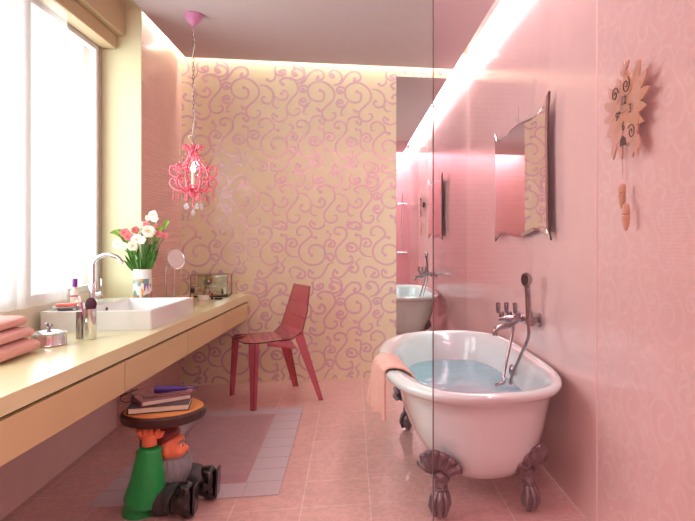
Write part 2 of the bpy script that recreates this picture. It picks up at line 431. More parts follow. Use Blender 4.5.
# right wall, relief tiles in the bath zone, tone on tone scroll tiles nearer
mb = MB().box(XR, XR+.1, YB-.1, D, 0, UZ)
scroll_mesh(mb, lambda h, z, d: (XR-d, h, z), YB, 2.33, 0, 2.70, .0012, 5, 13, YB, 2.75)
struct(mb.build('wall_right', [M['pinkwall'], M['tonal']], smooth=False, fix=False))
struct(MB().box(XR-.004, XR+.001, 2.333, 2.345, .0, UZ).build('trim_1', M['tonal'], smooth=False))
# left wall pieces
struct(MB().box(-1.57, -1.335, 4.115, D, 0, UZ).build('wall_left', M['pinkwall_left'], smooth=False))
struct(MB().box(-1.57, -1.287, 4.10, 4.115, .66, UZ).build('wall_left_pier', M['yellow'], smooth=False))
struct(MB().box(-1.57, -1.43, 1.7, 4.115, 0, .6575).build('wall_left_below_window', M['pinkwall'], smooth=False))
struct(MB().box(-1.57, -1.3, YB-.1, 1.7, 0, UZ).build('wall_left_near', M['yellow'], smooth=False))
struct(MB().box(-1.57, -1.505, 1.7, 4.10, 2.40, UZ).build('wall_left_above_window', M['yellow'], smooth=False))
struct(MB().box(-1.75, XR+.1, YB-.1, YB, 0, UZ).build('wall_back', M['pinkwall_back'], smooth=False))

# ------------------------------------------------------------------ window
win = struct(MB().box(-1.60, -1.55, 1.7, 4.10, .60, .855).box(-1.56, -1.505, 1.7, 4.10, 2.33, 2.40).box(-1.60, -1.51, 4.06, 4.10, .855, 2.33)
    .box(-1.56, -1.505, 1.7, 1.76, .855, 2.33).box(-1.56, -1.505, 3.09, 3.225, .855, 2.33).build('window_1', M['frame'], smooth=False))
mb = MB()
for a, b in ((1.76, 3.09), (3.225, 4.06)):
    mb.box(-1.545, -1.515, a, a+.035, .855, 2.33).box(-1.545, -1.515, b-.035, b, .855, 2.33).box(-1.545, -1.515, a+.035, b-.035, .855, .89).box(-1.545, -1.515, a+.035, b-.035, 2.295, 2.33)
mb.build('window_sash', M['framew'], win, smooth=False)
MB().box(-1.535, -1.53, 1.8, 3.05, .89, 2.295).box(-1.535, -1.53, 3.262, 4.025, .89, 2.295).build('window_pane', M['winglass'], win, smooth=False)
struct(MB().box(-1.549, -1.512, 1.7, 4.10, .7145, .853).build('window_sill', M['sill'], smooth=False))
def curtain(y0, y1, x, lab):
    cb = MB(); n = 60
    cb.grid(lambda a, b: (x + .006*math.sin(a*9+1), y0+(y1-y0)*a, .85+1.55*b), n, 2)
    o = cb.build('sheer_curtain_panel', M['sheer'], smooth=True, fix=False); tag(o, lab, 'curtain', 'sheer curtain panels at the window')
    return o
curtain(2.97, 3.47, -1.44, 'white sheer curtain panel at the middle of the window')
curtain(2.2, 3.10, -1.46, 'white sheer curtain panel at the left edge of the photo')
o = MB().box(-1.504, -1.377, 1.72, 4.095, 2.405, 2.76).build('roller_blind_box', M['tan'], smooth=False, bevel=.004); tag(o, 'upper tan boxed pelmet above the window', 'pelmet')
o = MB().box(-1.504, -1.422, 1.72, 4.09, 2.32, 2.403).build('curtain_track_box', M['tan'], smooth=False, bevel=.003); tag(o, 'narrow tan curtain track box below the larger pelmet', 'curtain track')

# ------------------------------------------------------------------ far mirror, glass screen
o = MB().box(.363, XR-.001, D-.008, D-.001, .0, 2.506).build('wall_mirror_panel', M['mirror'], smooth=False)
tag(o, 'tall frameless mirror strip beside the gold scroll tiles on the far wall', 'mirror')
gl = empty('shower_screen', (.56, 1.3, 0), 'clear glass shower screen with dark vertical edge in front of the bathtub', 'shower screen')
MB().box(.170, XR-.001, 1.296, 1.304, .001, 2.57).build('glass_pane', M['glass'], gl, smooth=False)
MB().box(.1680, .170, 1.2970, 1.3035, .001, 2.57).build('edge_seal', M['glassedge'], gl, smooth=False)

# ------------------------------------------------------------------ vanity counter
def fx(y): return -.983+(y-1.943)*.0503
y0, y1 = 1.25, D-.001
def bx_front(mb, ya, yb, d0, d1, z0, z1, mi=0, back=None):
    """slab running along the counter front, d0..d1 behind the front line"""
    p = [(fx(ya)-d0, ya), (fx(yb)-d0, yb), ((fx(yb)-d1) if back is None else back, yb), ((fx(ya)-d1) if back is None else back, ya)]
    mb.prism(p, lambda a, b, d: (a, b, d), z0, z1, mi)
cb = MB(); poly = [(fx(y0), y0), (fx(y1), y1), (-1.334, y1), (-1.334, 4.076), (-1.276, 4.076), (-1.276, 4.059), (-1.42, 4.059), (-1.42, 1.701), (-1.299, 1.701), (-1.299, y0)]
poly = [(fx(y0), y0), (fx(y1), y1), (-1.334, y1), (-1.334, 4.117), (-1.285, 4.117), (-1.285, 4.098), (-1.548, 4.098), (-1.548, 1.703), (-1.298, 1.703), (-1.298, y0)]
cb.prism(poly, lambda a, b, d: (a, b, d), .6585, .714)
o = cb.build('vanity_countertop', M['oak'], smooth=False); tag(o, 'long pale cream vanity worktop under the window running to the far wall', 'countertop')
# window sill lies on the wall under the recess: worktop replaces it
gaps = [1.25, 2.795, 3.64, 4.415, y1]
dl = ['tan wall-hung drawer nearest the camera under the worktop', 'second tan wall-hung drawer from the camera', 'third tan wall-hung drawer from the camera', 'short tan wall-hung drawer against the gold scroll wall']
for i in range(4):
    a, b = gaps[i]+.004, gaps[i+1]-(.004 if i < 3 else .002)
    e = empty('vanity_drawer_unit', (fx((a+b)/2)-.15, (a+b)/2, .518), dl[i], 'drawer unit', 'wall-hung drawer units under the worktop')
    m = MB(); bx_front(m, a, b, .022, .32, .522, .6575); m.build('carcass', M['black'], e, smooth=False)
    m = MB(); bx_front(m, a, b, 0, .02, .518, .6465); m.build('drawer_front', M['drawer'], e, smooth=False, bevel=.001)

# ------------------------------------------------------------------ washbasin
bs = MB(); bx0, bx1, by0, by1, bz0, bz1 = -1.462, -.95, 3.285, 3.955, .7145, .811
# deck, walls and bowl (edges slightly follow the worktop)
def rrect(x0, x1, ya, yb, r, z, n=5):
    pts = []
    for cx, cy, a0 in ((x1-r, yb-r, 0), (x0+r, yb-r, PI/2), (x0+r, ya+r, PI), (x1-r, ya+r, 1.5*PI)):
        for k in range(n+1):
            a = a0+PI/2*k/n; pts.append((cx+r*math.cos(a), cy+r*math.sin(a), z))
    return pts
bs.rings([rrect(bx0, bx1, by0, by1, .008, bz0), rrect(bx0, bx1, by0, by1, .008, bz1-.003), rrect(bx0+.003, bx1-.003, by0+.003, by1-.003, .008, bz1),
          rrect(bx0+.15, bx1-.014, by0+.017, by1-.017, .012, bz1), rrect(bx0+.153, bx1-.017, by0+.02, by1-.02, .012, bz1-.006),
          rrect(bx0+.17, bx1-.03, by0+.035, by1-.035, .03, bz1-.085), rrect(bx0+.25, bx1-.12, by0+.15, by1-.15, .05, bz1-.097)])
o = empty('washbasin', (-1.21, 3.65, bz0), 'white rectangular countertop washbasin on the cream vanity', 'washbasin')
for i, v in enumerate(bs.v):
    a = -math.radians(3.2); X, Y = v[0]+1.21, v[1]-3.65; bs.v[i] = (-1.21+X*math.cos(a)-Y*math.sin(a), 3.62+X*math.sin(a)+Y*math.cos(a), v[2])
bs.build('basin', M['ceramic'], o)
MB().lathe([(.012, 0), (.012, .004), (.008, .005)], (bx0+.158, 3.60, bz1-.03), rot=(0, PI/2, 0), seg=16).build('overflow_hole', M['blackpl'], o)
MB().lathe([(.03, 0), (.03, .006), (.012, .009)], (-1.235, 3.655, bz1-.0965), seg=20).build('drain', M['chrome'], o)

# basin mixer tap
fxx, fyy, fz = -1.385, 3.64, bz1
t = empty('basin_tap', (fxx, fyy, fz), 'tall chrome swan-neck mixer tap on the white washbasin', 'tap')
MB().lathe([(.024, 0), (.024, .006), (.0205, .008), (.0205, .10), (.017, .112), (.012, .12)], (fxx, fyy, fz+.0005), seg=24).build('tap_body', M['chrome'], t)
arc = [(fxx, fyy, fz+.11), (fxx, fyy, fz+.20)] + [(fxx+.075-.075*math.cos(a), fyy, fz+.20+.062*math.sin(a)) for a in [PI*k/12 for k in range(1, 10)]] + [(fxx+.150, fyy, fz+.215)]
MB().tube(smooth_path(arc, 3), .0115, 14).build('spout', M['chrome'], t)
MB().tube([(fxx+.019, fyy, fz+.05), (fxx+.045, fyy-.006, fz+.052)], .014, 14).build('valve', M['chrome'], t)
MB().tube([(fxx+.043, fyy-.006, fz+.05), (fxx+.046, fyy-.008, fz+.10), (fxx+.043, fyy-.008, fz+.135)], [.006, .005, .004], 10).build('lever', M['chrome'], t)

# ------------------------------------------------------------------ things on basin and counter
e = empty('lotion_bottle', (-1.42, 3.50, bz1), 'cream lotion bottle with purple cap on the washbasin rim', 'bottle')
MB().lathe([(.018, .0005), (.021, .006), (.021, .07), (.017, .084), (.008, .09), (.008, .1)], (-1.42, 3.50, bz1), seg=20).build('bottle_body', M['cream'], e)
MB().lathe([(.0215, .05), (.0217, .052), (.0217, .056), (.0215, .058)], (-1.42, 3.50, bz1), seg=20).build('label_band', M['magenta'], e)
MB().lathe([(.0125, .1005), (.0125, .141), (.011, .143)], (-1.42, 3.50, bz1), seg=16).build('cap', M['purple'], e)
e = empty('lotion_bottle', (-1.33, 3.40, bz1), 'small cream bottle behind the chrome tumbler on the basin rim', 'bottle')
MB().lathe([(.014, .0005), (.016, .004), (.016, .03), (.009, .038), (.009, .046)], (-1.37, 3.42, bz1), seg=16).build('bottle_body', M['cream'], e)
e = empty('soap_dish', (-1.40, 3.345, bz1), 'round chrome soap dish on the washbasin rim', 'soap dish')
MB().lathe([(.028, .0005), (.034, .003), (.060, .012), (.064, .018), (.061, .018), (.052, .011), (.02, .009)], (-1.40, 3.345, bz1), seg=32).build('bowl', M['chrome'], e)
sb = MB().obox((-1.395, 3.345, bz1+.0215), (.085, .05, .018), (0, 0, .15)).build('soap_bar', M['soap'], bevel=.006); tag(sb, 'coral pink soap bar lying in the chrome soap dish', 'soap')
# tumbler with brushes
tx, ty, cz = -1.155, 3.0, .7145
e = empty('chrome_tumbler', (tx, ty, cz), 'tall chrome tumbler in front of the washbasin', 'tumbler')
MB().lathe([(.025, 0), (.0265, .003), (.0265, .135), (.0245, .135), (.0245, .006), (.001, .005)], (tx, ty, cz+.0005), seg=32).build('cup', M['chrome'], e)
e = empty('toothbrush', (tx-.02, ty, cz+.01), 'magenta toothbrush leaning in the chrome tumbler', 'toothbrush')
MB().tube([(tx-.012, ty, cz+.012), (tx-.036, ty-.0, cz+.165)], [.0035, .004], 8).build('handle', M['magenta'], e)
MB().obox((tx-.039, ty, cz+.18), (.009, .01, .03), (0, -.2, 0)).build('brush_head', M['cream'], e, smooth=False)
e = empty('hair_brush', (tx+.008, ty, cz+.01), 'dark plum hair brush standing in the chrome tumbler', 'brush')
MB().tube([(tx+.004, ty, cz+.012), (tx+.004, ty, cz+.13)], .006, 8).build('handle', M['blackpl'], e)
MB().ball((tx+.004, ty, cz+.155), (.0245, .012, .03)).build('bristle_head', M['plum'], e)
e = empty('chrome_cup', (tx-.045, ty+.05, cz), 'slim dark chrome cup behind the tumbler', 'cup')
MB().lathe([(.016, 0), (.017, .003), (.017, .118), (.015, .118), (.015, .006), (.001, .005)], (tx-.048, ty+.02, cz+.0005), seg=24).build('cup', M['chromed'], e)
# lidded box
lx, ly = -1.262, 2.86
e = empty('lidded_chrome_box', (lx, ly, cz), 'low round chrome trinket box with knobbed lid beside the towels', 'box')
MB().lathe([(.066, 0), (.068, .003), (.066, .008), (.066, .046), (.07, .05), (.02, .05)], (lx, ly, cz+.0005), seg=32).build('box_body', M['chrome'], e)
MB().lathe([(.071, .0505), (.071, .054), (.05, .061), (.012, .064)], (lx, ly, cz), seg=32).build('lid', M['chrome'], e)
MB().ball((lx, ly, cz+.072), .009).ball((lx-.006, ly, cz+.087), .0085).ball((lx+.011, ly-.004, cz+.083), .0075).ball((lx-.001, ly+.012, cz+.084), .0075).build('knob', M['chromed'], e)
# folded towels
for i, (xe, ye, zz, hh, lab) in enumerate([(-1.222, 2.72, .7155, .056, 'thick folded pink towel at the bottom of the stack'), (-1.247, 2.73, .7715, .044, 'folded pink towel in the middle of the stack'), (-1.277, 2.74, .8155, .044, 'folded pink towel on top of the stack')]):
    m = MB(); n = 16
    def fn(a, b, xe=xe, ye=ye, zz=zz, hh=hh):
        return None
    rs = []
    for k in range(15):
        q = k/14; y = ye-.30*q
        w = .23; prof = []
        for j in range(28):
            a = 2*PI*j/28; ca, sa = math.cos(a), math.sin(a)
            ex = abs(ca)**.35*(1 if ca > 0 else -1); ez = abs(sa)**.75*(1 if sa > 0 else -1)
            sh = 1-.25*max(0, (.08-q)/.08)**2
            sag = .002*math.sin(j*1.3+k*.5+i)
            prof.append((xe-w/2+w/2*ex*sh + sag, y+.03*math.sin(a)*0, zz+hh/2+hh/2*ez*sh*.96))
        rs.append(prof)
    o = m.rings(rs).build('folded_towel', M['towel2'], angle=180); tag(o, lab, 'towel', 'stack of folded pink towels on the worktop'); 

# vase of flowers
vx, vy = -1.345, 3.88; vx, vy = -1.31, 4.0
vx, vy = -1.215, 4.0; vz = bz1
# vase stands on the worktop behind the basin, partly hidden by it
vx, vy, vz = -1.34, 4.35, .7145
vx, vy = -1.258, 4.035
e = empty('flower_vase', (vx, vy, vz), 'cylindrical white vase with painted orange flowers behind the washbasin', 'vase')
MB().lathe([(.05, 0), (.052, .004), (.052, .26), (.047, .26), (.047, .01), (.001, .008)], (vx, vy, vz+.0005), seg=36).build('vase_body', M['vase'], e)
MB().lathe([(.0523, .0), (.0527, .002), (.0527, .20), (.0523, .202)], (vx, vy, vz+.001), seg=36).build('painted_band', M['vasepat'], e)
top = V((vx, vy, vz+.26))
def leafmesh(m, base, tip, w, bend=.02):
    base, tip = V(base), V(tip); d = tip-base; side = d.cross(V((0.2, -1, .1))).normalized()
    def f(a, b):
        c = base+d*b+V((0, 0, bend*math.sin(PI*b))); ww = w*math.sin(PI*min(1, b*.92+.06))**.8
        return c+side*(a-.5)*2*ww + V((0, -.006*abs(a-.5)*2, 0))
    m.grid(f, 4, 8)
def flower(pos, r, m, lab, cname, petals=6, layers=3, facing=(0.2, -1, .2), core='centre'):
    f = empty('cut_flower', tuple(top), lab, 'flower', 'cut flowers in the vase')
    pos = V(pos); fc = V(facing).normalized(); q = fc.to_track_quat('Z', 'Y')
    s = MB(); b0 = top+V((random.uniform(-.02, .02), random.uniform(-.02, .02), -.18)); mid = top+V(((pos.x-top.x)*.35, (pos.y-top.y)*.3, (pos.z-top.z)*.4))
    b1 = top+V((max(-.03,min(.03,(pos.x-top.x)*.2)), (pos.y-top.y)*.1, 0))
    s.tube(smooth_path([b0, b1, mid, pos-fc*.006], 4), .0028, 6).build('stem', M['leaf'], f)
    p = MB()
    for L in range(layers):
        for k in range(petals):
            a = 2*PI*k/petals+L*.5+random.uniform(-.15, .15); tilt = .25+.42*L; rr = r*(1-.2*L)
            def g(u, v, a=a, tilt=tilt, rr=rr):
                w = rr*.62*math.sin(PI*min(1, v*.85+.12))**.7*(u-.5)*2
                d = rr*v; z = d*math.sin(tilt)+.25*rr*abs(u-.5)+.12*rr*math.sin(v*5)
                loc = V((d*math.cos(tilt)*math.cos(a)-w*math.sin(a), d*math.cos(tilt)*math.sin(a)+w*math.cos(a), z))
                return pos+q @ loc
            p.grid(g, 4, 5)
    p.build('petals', m, f, fix=False, angle=180)
    if core: MB().ball(pos+fc*r*.28, (r*.22, r*.22, r*.2), seg=10, rings=6).build('flower_centre', M[core], f)
def P(u, v, y=vy):   # photo-measured spot at bouquet depth
    k = (y*.98648+vx*.16388)/620.; return V((vx+(u-140)*k*1.03, y, 1.17-(v-237)*k))
W = M['gwhite']; Kp = M['gpink']
for (u, v, r, dy, m, lab) in [
    (150, 215, .030, .0, W, 'topmost white flower in the vase'), (153, 219, .024, -.03, W, 'white bud flower right of the topmost bloom'),
    (148, 232, .042, -.05, W, 'large open white flower at the right of the bouquet'), (137, 240, .036, -.04, W, 'white flower in the middle of the bouquet'),
    (134, 246, .034, -.06, W, 'lowest white flower above the vase rim'), (119, 244, .032, -.02, W, 'white flower at the far left of the bouquet'),
    (138, 225, .024, .02, W, 'small white flower high left of the large bloom'),
    (143, 240, .026, -.06, W, 'white flower low in front of the bouquet'), (126, 246, .024, -.05, W, 'small white flower low on the left'), (145, 218, .022, .01, W, 'white flower left of the topmost bloom'),
    (124, 233, .030, .0, Kp, 'pink flower upper left of the bouquet'), (129, 237, .030, -.03, Kp, 'pink flower between the white flowers on the left'),
    (143, 224, .022, .01, Kp, 'small pink flower under the topmost white bloom'), (156, 234, .026, -.02, Kp, 'pink flower on the right side of the bouquet'),
    (161, 236, .022, .0, Kp, 'rightmost pink flower of the bouquet'), (132, 230, .024, .03, Kp, 'pink flower at the back left of the bouquet'), (152, 226, .018, .01, Kp, 'small pink flower beside the large white bloom')]:
    flower(P(u, v)+V((0, dy, 0)), r, m, lab, 'f', 6 if r > .03 else 5, 3, (random.uniform(-.3, .4), -1, random.uniform(0, .5)), 'centre' if (m is W and r > .026) else None)
greens = [((112, 233), (122, 238), 'bright green leaf spray pointing left'), ((133, 258), (126, 242), 'broad green leaf low on the left'), ((152, 246), (150, 250), 'dark green leaf spray low on the right'), ((155, 233), (160, 229), 'green leaf tip at the right of the bouquet')]
for i, (a, b, lab) in enumerate(greens):
    g = empty('leafy_stem', tuple(top), lab, 'leafy stem', 'greenery in the vase'); A = P(*a); B = P(*b)
    MB().tube(smooth_path([top+V((0, .01, -.15)), top+V((0, .012, .0)), (top+B)/2+V((0, .02, .01)), B], 4), .0025, 6).build('stem', M['leaf'], g)
    m = MB(); leafmesh(m, B, A+V((0, -.02, 0)), .016); leafmesh(m, (top+B)/2, A*.3+B*.7+V((-.02, .02, .03)), .014); leafmesh(m, B, B+V((.03*(1 if i > 1 else -1), 0, .05)), .013)
    m.build('leaves', M['leaf2'] if i != 2 else M['leaf'], g, fix=False)
g = empty('leafy_stem', tuple(top), 'bundle of dark green leaves just above the vase rim', 'leafy stem', 'greenery in the vase')
m = MB()
for k in range(26):
    a = random.uniform(-1, 1); b0 = top+V((a*.035, random.uniform(-.03, .03), -.02)); leafmesh(m, b0, b0+V((a*.055, random.uniform(-.05, .03), random.uniform(.07, .17))), random.uniform(.006, .010), .0)
m.build('leaves', M['leaf'], g, fix=False)

# make-up mirror on a stand
mx_, my_ = -1.243, 4.62
e = empty('makeup_mirror', (mx_, my_, .7145), 'round chrome shaving mirror on a stand behind the vase', 'mirror')
MB().lathe([(.05, 0), (.05, .008), (.01, .011)], (mx_, my_, .715), seg=28).build('base', M['chrome'], e)
MB().tube([(mx_+.01, my_, .724), (mx_+.01, my_, .95)], .006, 10).build('pole', M['chrome'], e)
MB().tube(smooth_path([(mx_-.045, my_, .723), (mx_-.045, my_, .945), (mx_-.03, my_-.005, .955), (mx_+.01, my_-.01, .958)], 4), .005, 10).build('support_rod', M['chrome'], e)
q = V((.80, -.6, .18)).normalized().to_track_quat('Z', 'Y').to_euler()
cc = V((mx_+.02, my_-.005, 1.015))
MB().lathe([(.06, -.006), (.072, -.006), (.074, .0), (.072, .006), (.067, .004)], cc, seg=36, rot=q).build('rim', M['chrome'], e)
MB().lathe([(.066, .0045), (.066, .0052), (.01, .0054)], cc, seg=36, rot=q).build('mirror_glass', M['mirror'], e)

# mirrored jewellery box
jx0, jx1, jy0, jy1 = -1.195, -.935, 4.93, 5.10
e = empty('jewellery_box', ((jx0+jx1)/2, (jy0+jy1)/2, .7145), 'mirrored glass jewellery box with two drawers at the end of the worktop', 'jewellery box')
MB().box(jx0-.006, jx1+.006, jy0-.006, jy1, .7150, .727).build('base', M['blackpl'], e, smooth=False)
MB().box(jx0, jx1, jy0, jy1, .7275, .880).build('case', M['boxglass'], e, smooth=False)
for za, zb in ((.735, .797), (.803, .872)):
    d = MB().box(jx0+.006, jx1-.006, jy0-.008, jy0-.0005, za, zb).build('drawer', M['boxglass'], e, smooth=False, bevel=.004)
    MB().ball(((jx0+jx1)/2, jy0-.014, (za+zb)/2), .006).build('knob', M['chrome'], d)
mb = MB()
for xx in (jx0-.003, jx1+.003):
    for yy in (jy0-.003, jy1): mb.box(xx-.003, xx+.003, yy-.004, yy+.003, .7275, .884)
mb.box(jx0-.006, jx1+.006, jy0-.007, jy1+.003, .880, .886)
mb.build('lead_frame', M['chromed'], e, smooth=False)
# small cosmetics
e = empty('powder_brush', (-1.13, 4.72, .7145), 'black-tipped powder brush standing in front of the jewellery box', 'make-up brush')
MB().tube([(-1.135, 4.72, .7155), (-1.135, 4.72, .765)], [.008, .007], 10).build('handle', M['brushbeige'], e)
MB().ball((-1.135, 4.72, .785), (.017, .017, .022)).build('brush_tip', M['blackpl'], e)
e = empty('cream_jar', (-1.17, 4.66, .7145), 'small white jar left of the powder brush', 'jar')
MB().lathe([(.022, 0), (.024, .003), (.024, .022), (.021, .024)], (-1.185, 4.66, .715), seg=20).build('jar_body', M['vase'], e)
MB().lathe([(.025, .0245), (.025, .036), (.02, .037)], (-1.185, 4.66, .715), seg=20).build('lid', M['brushbeige'], e)
e = empty('glass_jar', (-1.06, 4.60, .7145), 'white open jar between the basin and the compact', 'jar')
MB().lathe([(.034, 0), (.038, .004), (.04, .034), (.037, .034), (.034, .008), (.001, .006)], (-1.055, 4.70, .715), seg=24).build('jar_body', M['vase'], e)
e = empty('lipstick', (-1.02, 4.74, .7145), 'dark red lipstick beside the white open jar', 'lipstick')
MB().lathe([(.009, 0), (.009, .025), (.0085, .026)], (-1.005, 4.74, .715), seg=14).build('case', M['blackpl'], e)
MB().lathe([(.007, .0265), (.007, .044), (.004, .05)], (-1.005, 4.74, .715), seg=14).build('bullet', M['hat'], e)
e = empty('nail_varnish_bottle', (-1.09, 4.80, .7145), 'pink nail varnish bottle in front of the jewellery box', 'bottle')
MB().lathe([(.012, 0), (.013, .002), (.013, .022), (.006, .026)], (-1.08, 4.83, .715), seg=14).build('bottle_body', M['gpink'], e)
MB().lathe([(.007, .0265), (.006, .05), (.004, .051)], (-1.08, 4.83, .715), seg=14).build('cap', M['blackpl'], e)
e = empty('powder_compact', (-.985, 4.72, .7145), 'flat black powder compact near the worktop edge', 'compact')
MB().lathe([(.026, 0), (.028, .002), (.028, .009), (.026, .011)], (-.965, 4.76, .715), seg=24).build('case', M['blackpl'], e)
MB().lathe([(.02, .0115), (.02, .013), (.018, .0132)], (-.965, 4.76, .715), seg=24).build('lid_disc', M['hat'], e)

# ------------------------------------------------------------------ chandelier
hx, hy = -.985, 4.118
can = CZ
L = empty('chandelier', (hx, hy, CZ), 'pink baroque acrylic chandelier hanging on a chain over the vanity', 'chandelier')
MB().lathe([(.055, -.0005), (.056, -.006), (.052, -.012), (.047, -.03), (.032, -.055), (.014, -.07), (.006, -.074)], (hx, hy, CZ), seg=60, rib=.03, ribn=20).build('ceiling_rose', M['mauve'], L)
MB().tube([(hx, hy, CZ-.073), (hx, hy, CZ-.12)], .0035, 8).build('stem', M['mauve'], L)
z = CZ-.118; mb = MB(); k = 0
while z > 1.79:
    a = k*PI/2; d = V((math.cos(a), math.sin(a), 0))*.007
    mb.tube([V((hx, hy, z-.014))+d*math.cos(t)+V((0, 0, .0165))*math.sin(t) for t in [2*PI*j/12 for j in range(12)]], .0018, 5, closed=True)
    z -= .0265; k += 1
mb.build('chain', M['chromed'], L)
MB().tube(smooth_path([(hx+.002, hy, CZ-.12)] + [(hx+.008*math.sin(i*1.7), hy+.008*math.cos(i*1.7), CZ-.14-i*.062) for i in range(11)] + [(hx-.03, hy, 1.80), (hx, hy, 1.75)], 5), .0022, 6).build('cable', M['cream'], L)
# crown
mb = MB()
mb.lathe([(.012, 1.75), (.02, 1.735), (.016, 1.70), (.03, 1.685), (.014, 1.66), (.01, 1.64)], (hx, hy, 0), seg=20)
for k in range(8):
    a = k*PI/4; d = V((math.cos(a), math.sin(a), 0)); c = V((hx, hy, 0))
    mb.tube(smooth_path([c+d*.015+V((0, 0, 1.70)), c+d*.03+V((0, 0, 1.725)), c+d*.055+V((0, 0, 1.745)), c+d*.062+V((0, 0, 1.73)), c+d*.052+V((0, 0, 1.722))], 4), .0055, 7)
mb.build('crown', M['pinkplas'], L)
mb = MB()   # cage ribs of the body
for k in range(6):
    a = k*PI/3+.26; d = V((math.cos(a), math.sin(a), 0)); c = V((hx, hy, 0))
    mb.tube(smooth_path([c+d*.02+V((0, 0, 1.71)), c+d*.035+V((0, 0, 1.66)), c+d*.075+V((0, 0, 1.60)), c+d*.085+V((0, 0, 1.54)), c+d*.065+V((0, 0, 1.48)), c+d*.02+V((0, 0, 1.455))], 5), .0055, 7)
    for q in range(9):
        t = q/8; mb.ball(c+d*(.03+.06*math.sin(PI*min(1, t*.9+.05)))+V((0, 0, 1.69-.2*t)), .0075, seg=8, rings=5)
mb.build('cage', M['pinkplas'], L)
MB().lathe([(.01, 1.50), (.03, 1.49), (.045, 1.475), (.02, 1.46), (.03, 1.445), (.022, 1.43), (.008, 1.415)], (hx, hy, 0), seg=24).build('bowl', M['pinkplas'], L)
for k in range(6):
    a = k*PI/3; d = V((math.cos(a), math.sin(a), 0)); c = V((hx, hy, 0))
    mb = MB()
    mb.tube(smooth_path([c+d*.03+V((0, 0, 1.465)), c+d*.07+V((0, 0, 1.455)), c+d*.115+V((0, 0, 1.475)), c+d*.138+V((0, 0, 1.505)), c+d*.125+V((0, 0, 1.535)), c+d*.1+V((0, 0, 1.525)), c+d*.105+V((0, 0, 1.505))], 5), .0062, 8)
    mb.tube(smooth_path([c+d*.085+V((0, 0, 1.55)), c+d*.105+V((0, 0, 1.545)), c+d*.135+V((0, 0, 1.565)), c+d*.138+V((0, 0, 1.60)), c+d*.112+V((0, 0, 1.615)), c+d*.092+V((0, 0, 1.598)), c+d*.1+V((0, 0, 1.58))], 5), .0055, 8)
    for q in range(5): mb.ball(c+d*(.06+.018*q)+V((0, 0, 1.60+.012*math.sin(q*2))), .008, seg=8, rings=5)
    arm = mb.build('arm', M['pinkplas'], L)
    mb = MB()
    p = c+d*.118+V((0, 0, 1.465))
    for q in range(3): mb.ball(p-V((0, 0, .012*q)), .0052, seg=8, rings=5)
    mb.lathe([(.001, -.075), (.007, -.06), (.008, -.048), (.003, -.03), (.001, -.028)], p, seg=6)
    mb.build('pendant', M['pinkclear'], arm, smooth=False)
for k in range(5):
    a = k*2*PI/5+.4; d = V((math.cos(a), math.sin(a), 0)); p = V((hx, hy, 1.425))+d*.05
    mb = MB()
    for q in range(4): mb.ball(p+V((0, 0, .015-.014*q))-d*.0, .006, seg=8, rings=5)
    o = mb.build('bead_string', M['pinkplas'], L)
    MB().lathe([(.001, -.085), (.010, -.072), (.012, -.062), (.006, -.045), (.001, -.04)], p, seg=7).build('crystal_drop', M['crystal'], o, smooth=False)
mb = MB()
for q in range(5): mb.ball((hx, hy, 1.405-.012*q), .006, seg=8, rings=5)
o = mb.build('bead_string', M['pinkplas'], L)
MB().lathe([(.001, 1.30), (.012, 1.318), (.013, 1.330), (.006, 1.342), (.001, 1.348)], (hx, hy, 0), seg=7).build('crystal_drop', M['crystal'], o, smooth=False)
MB().tube([(hx, hy, 1.48), (hx, hy, 1.575)], .011, 14).build('candle_tube', M['cream'], L)
MB().lathe([(.006, 1.576), (.014, 1.592), (.015, 1.602), (.010, 1.62), (.002, 1.64)], (hx, hy, 0), seg=16).build('bulb', M['bulb'], L)

# ------------------------------------------------------------------ chair
ang = math.atan2(.436, .9)
ch = empty('plastic_chair', (-.773, 4.54, 0), 'transparent red folded plastic chair at the vanity', 'chair', rz=ang)
def plate(name, quads, parent, th=.009):
    m = MB()
    vs = []; fs = []
    for q in quads:
        o = len(vs); vs += q; fs.append(tuple(range(o, o+len(q))))
    m.add(vs, fs)
    ob = m.build(name, [M['redplas'], M['rededge']], parent, smooth=False, local=True)
    bm = bmesh.new(); bm.from_mesh(ob.data); bmesh.ops.remove_doubles(bm, verts=bm.verts, dist=1e-4); bmesh.ops.recalc_face_normals(bm, faces=bm.faces); bm.to_mesh(ob.data); bm.free()
    s = ob.modifiers.new('sheet', 'SOLIDIFY'); s.thickness = th; s.offset = 0; s.material_offset_rim = 1; s.use_even_offset = False
    return ob
zs = .45
A, B_ = (-.005, -.225, zs), (-.005, .225, zs); A2, B2 = (.03, -.235, zs), (.03, .235, zs)
Cn, Cf = (.305, -.19, zs), (.305, .19, zs)
Dn, Df = (.372, -.215, .505), (.372, .215, .505)
plate('seat', [[(-.02, -.15, zs-.004), (-.02, .15, zs-.004), B2, Cf, Cn, A2]], ch)
plate('backrest', [[Cn, Cf, Df, Dn], [Dn, Df, (.412, .20, .64), (.412, -.20, .64)], [(.412, -.20, .64), (.412, .20, .64), (.450, .155, .815), (.450, -.155, .815)]], ch)
for s in (-1, 1):
    f_ = (.0, .252*s, 0)
    plate('leg', [[(-.0, .195*s, zs-.006), (.03, .235*s, zs-.006), (.010, .262*s, 0.004), (-.004, .245*s, .004)],
                  [(.03, .235*s, zs-.006), (.060, .229*s, zs-.006), (.030, .257*s, .004), (.012, .262*s, .004)]], ch, .006)
    plate('leg', [[(.325, .192*s, zs+.004), (.375, .2*s, .50), (.505, .262*s, .004), (.478, .250*s, .004)],
                  [(.375, .2*s, .50), (.385, .13*s, .48), (.513, .235*s, .004), (.505, .262*s, .004)]], ch, .006)
plate('side_skirt', [[(.12, -.215, zs-.008), (.30, -.188, zs-.008), (.33, -.2, zs-.07), (.12, -.215, zs-.03)]], ch, .005)
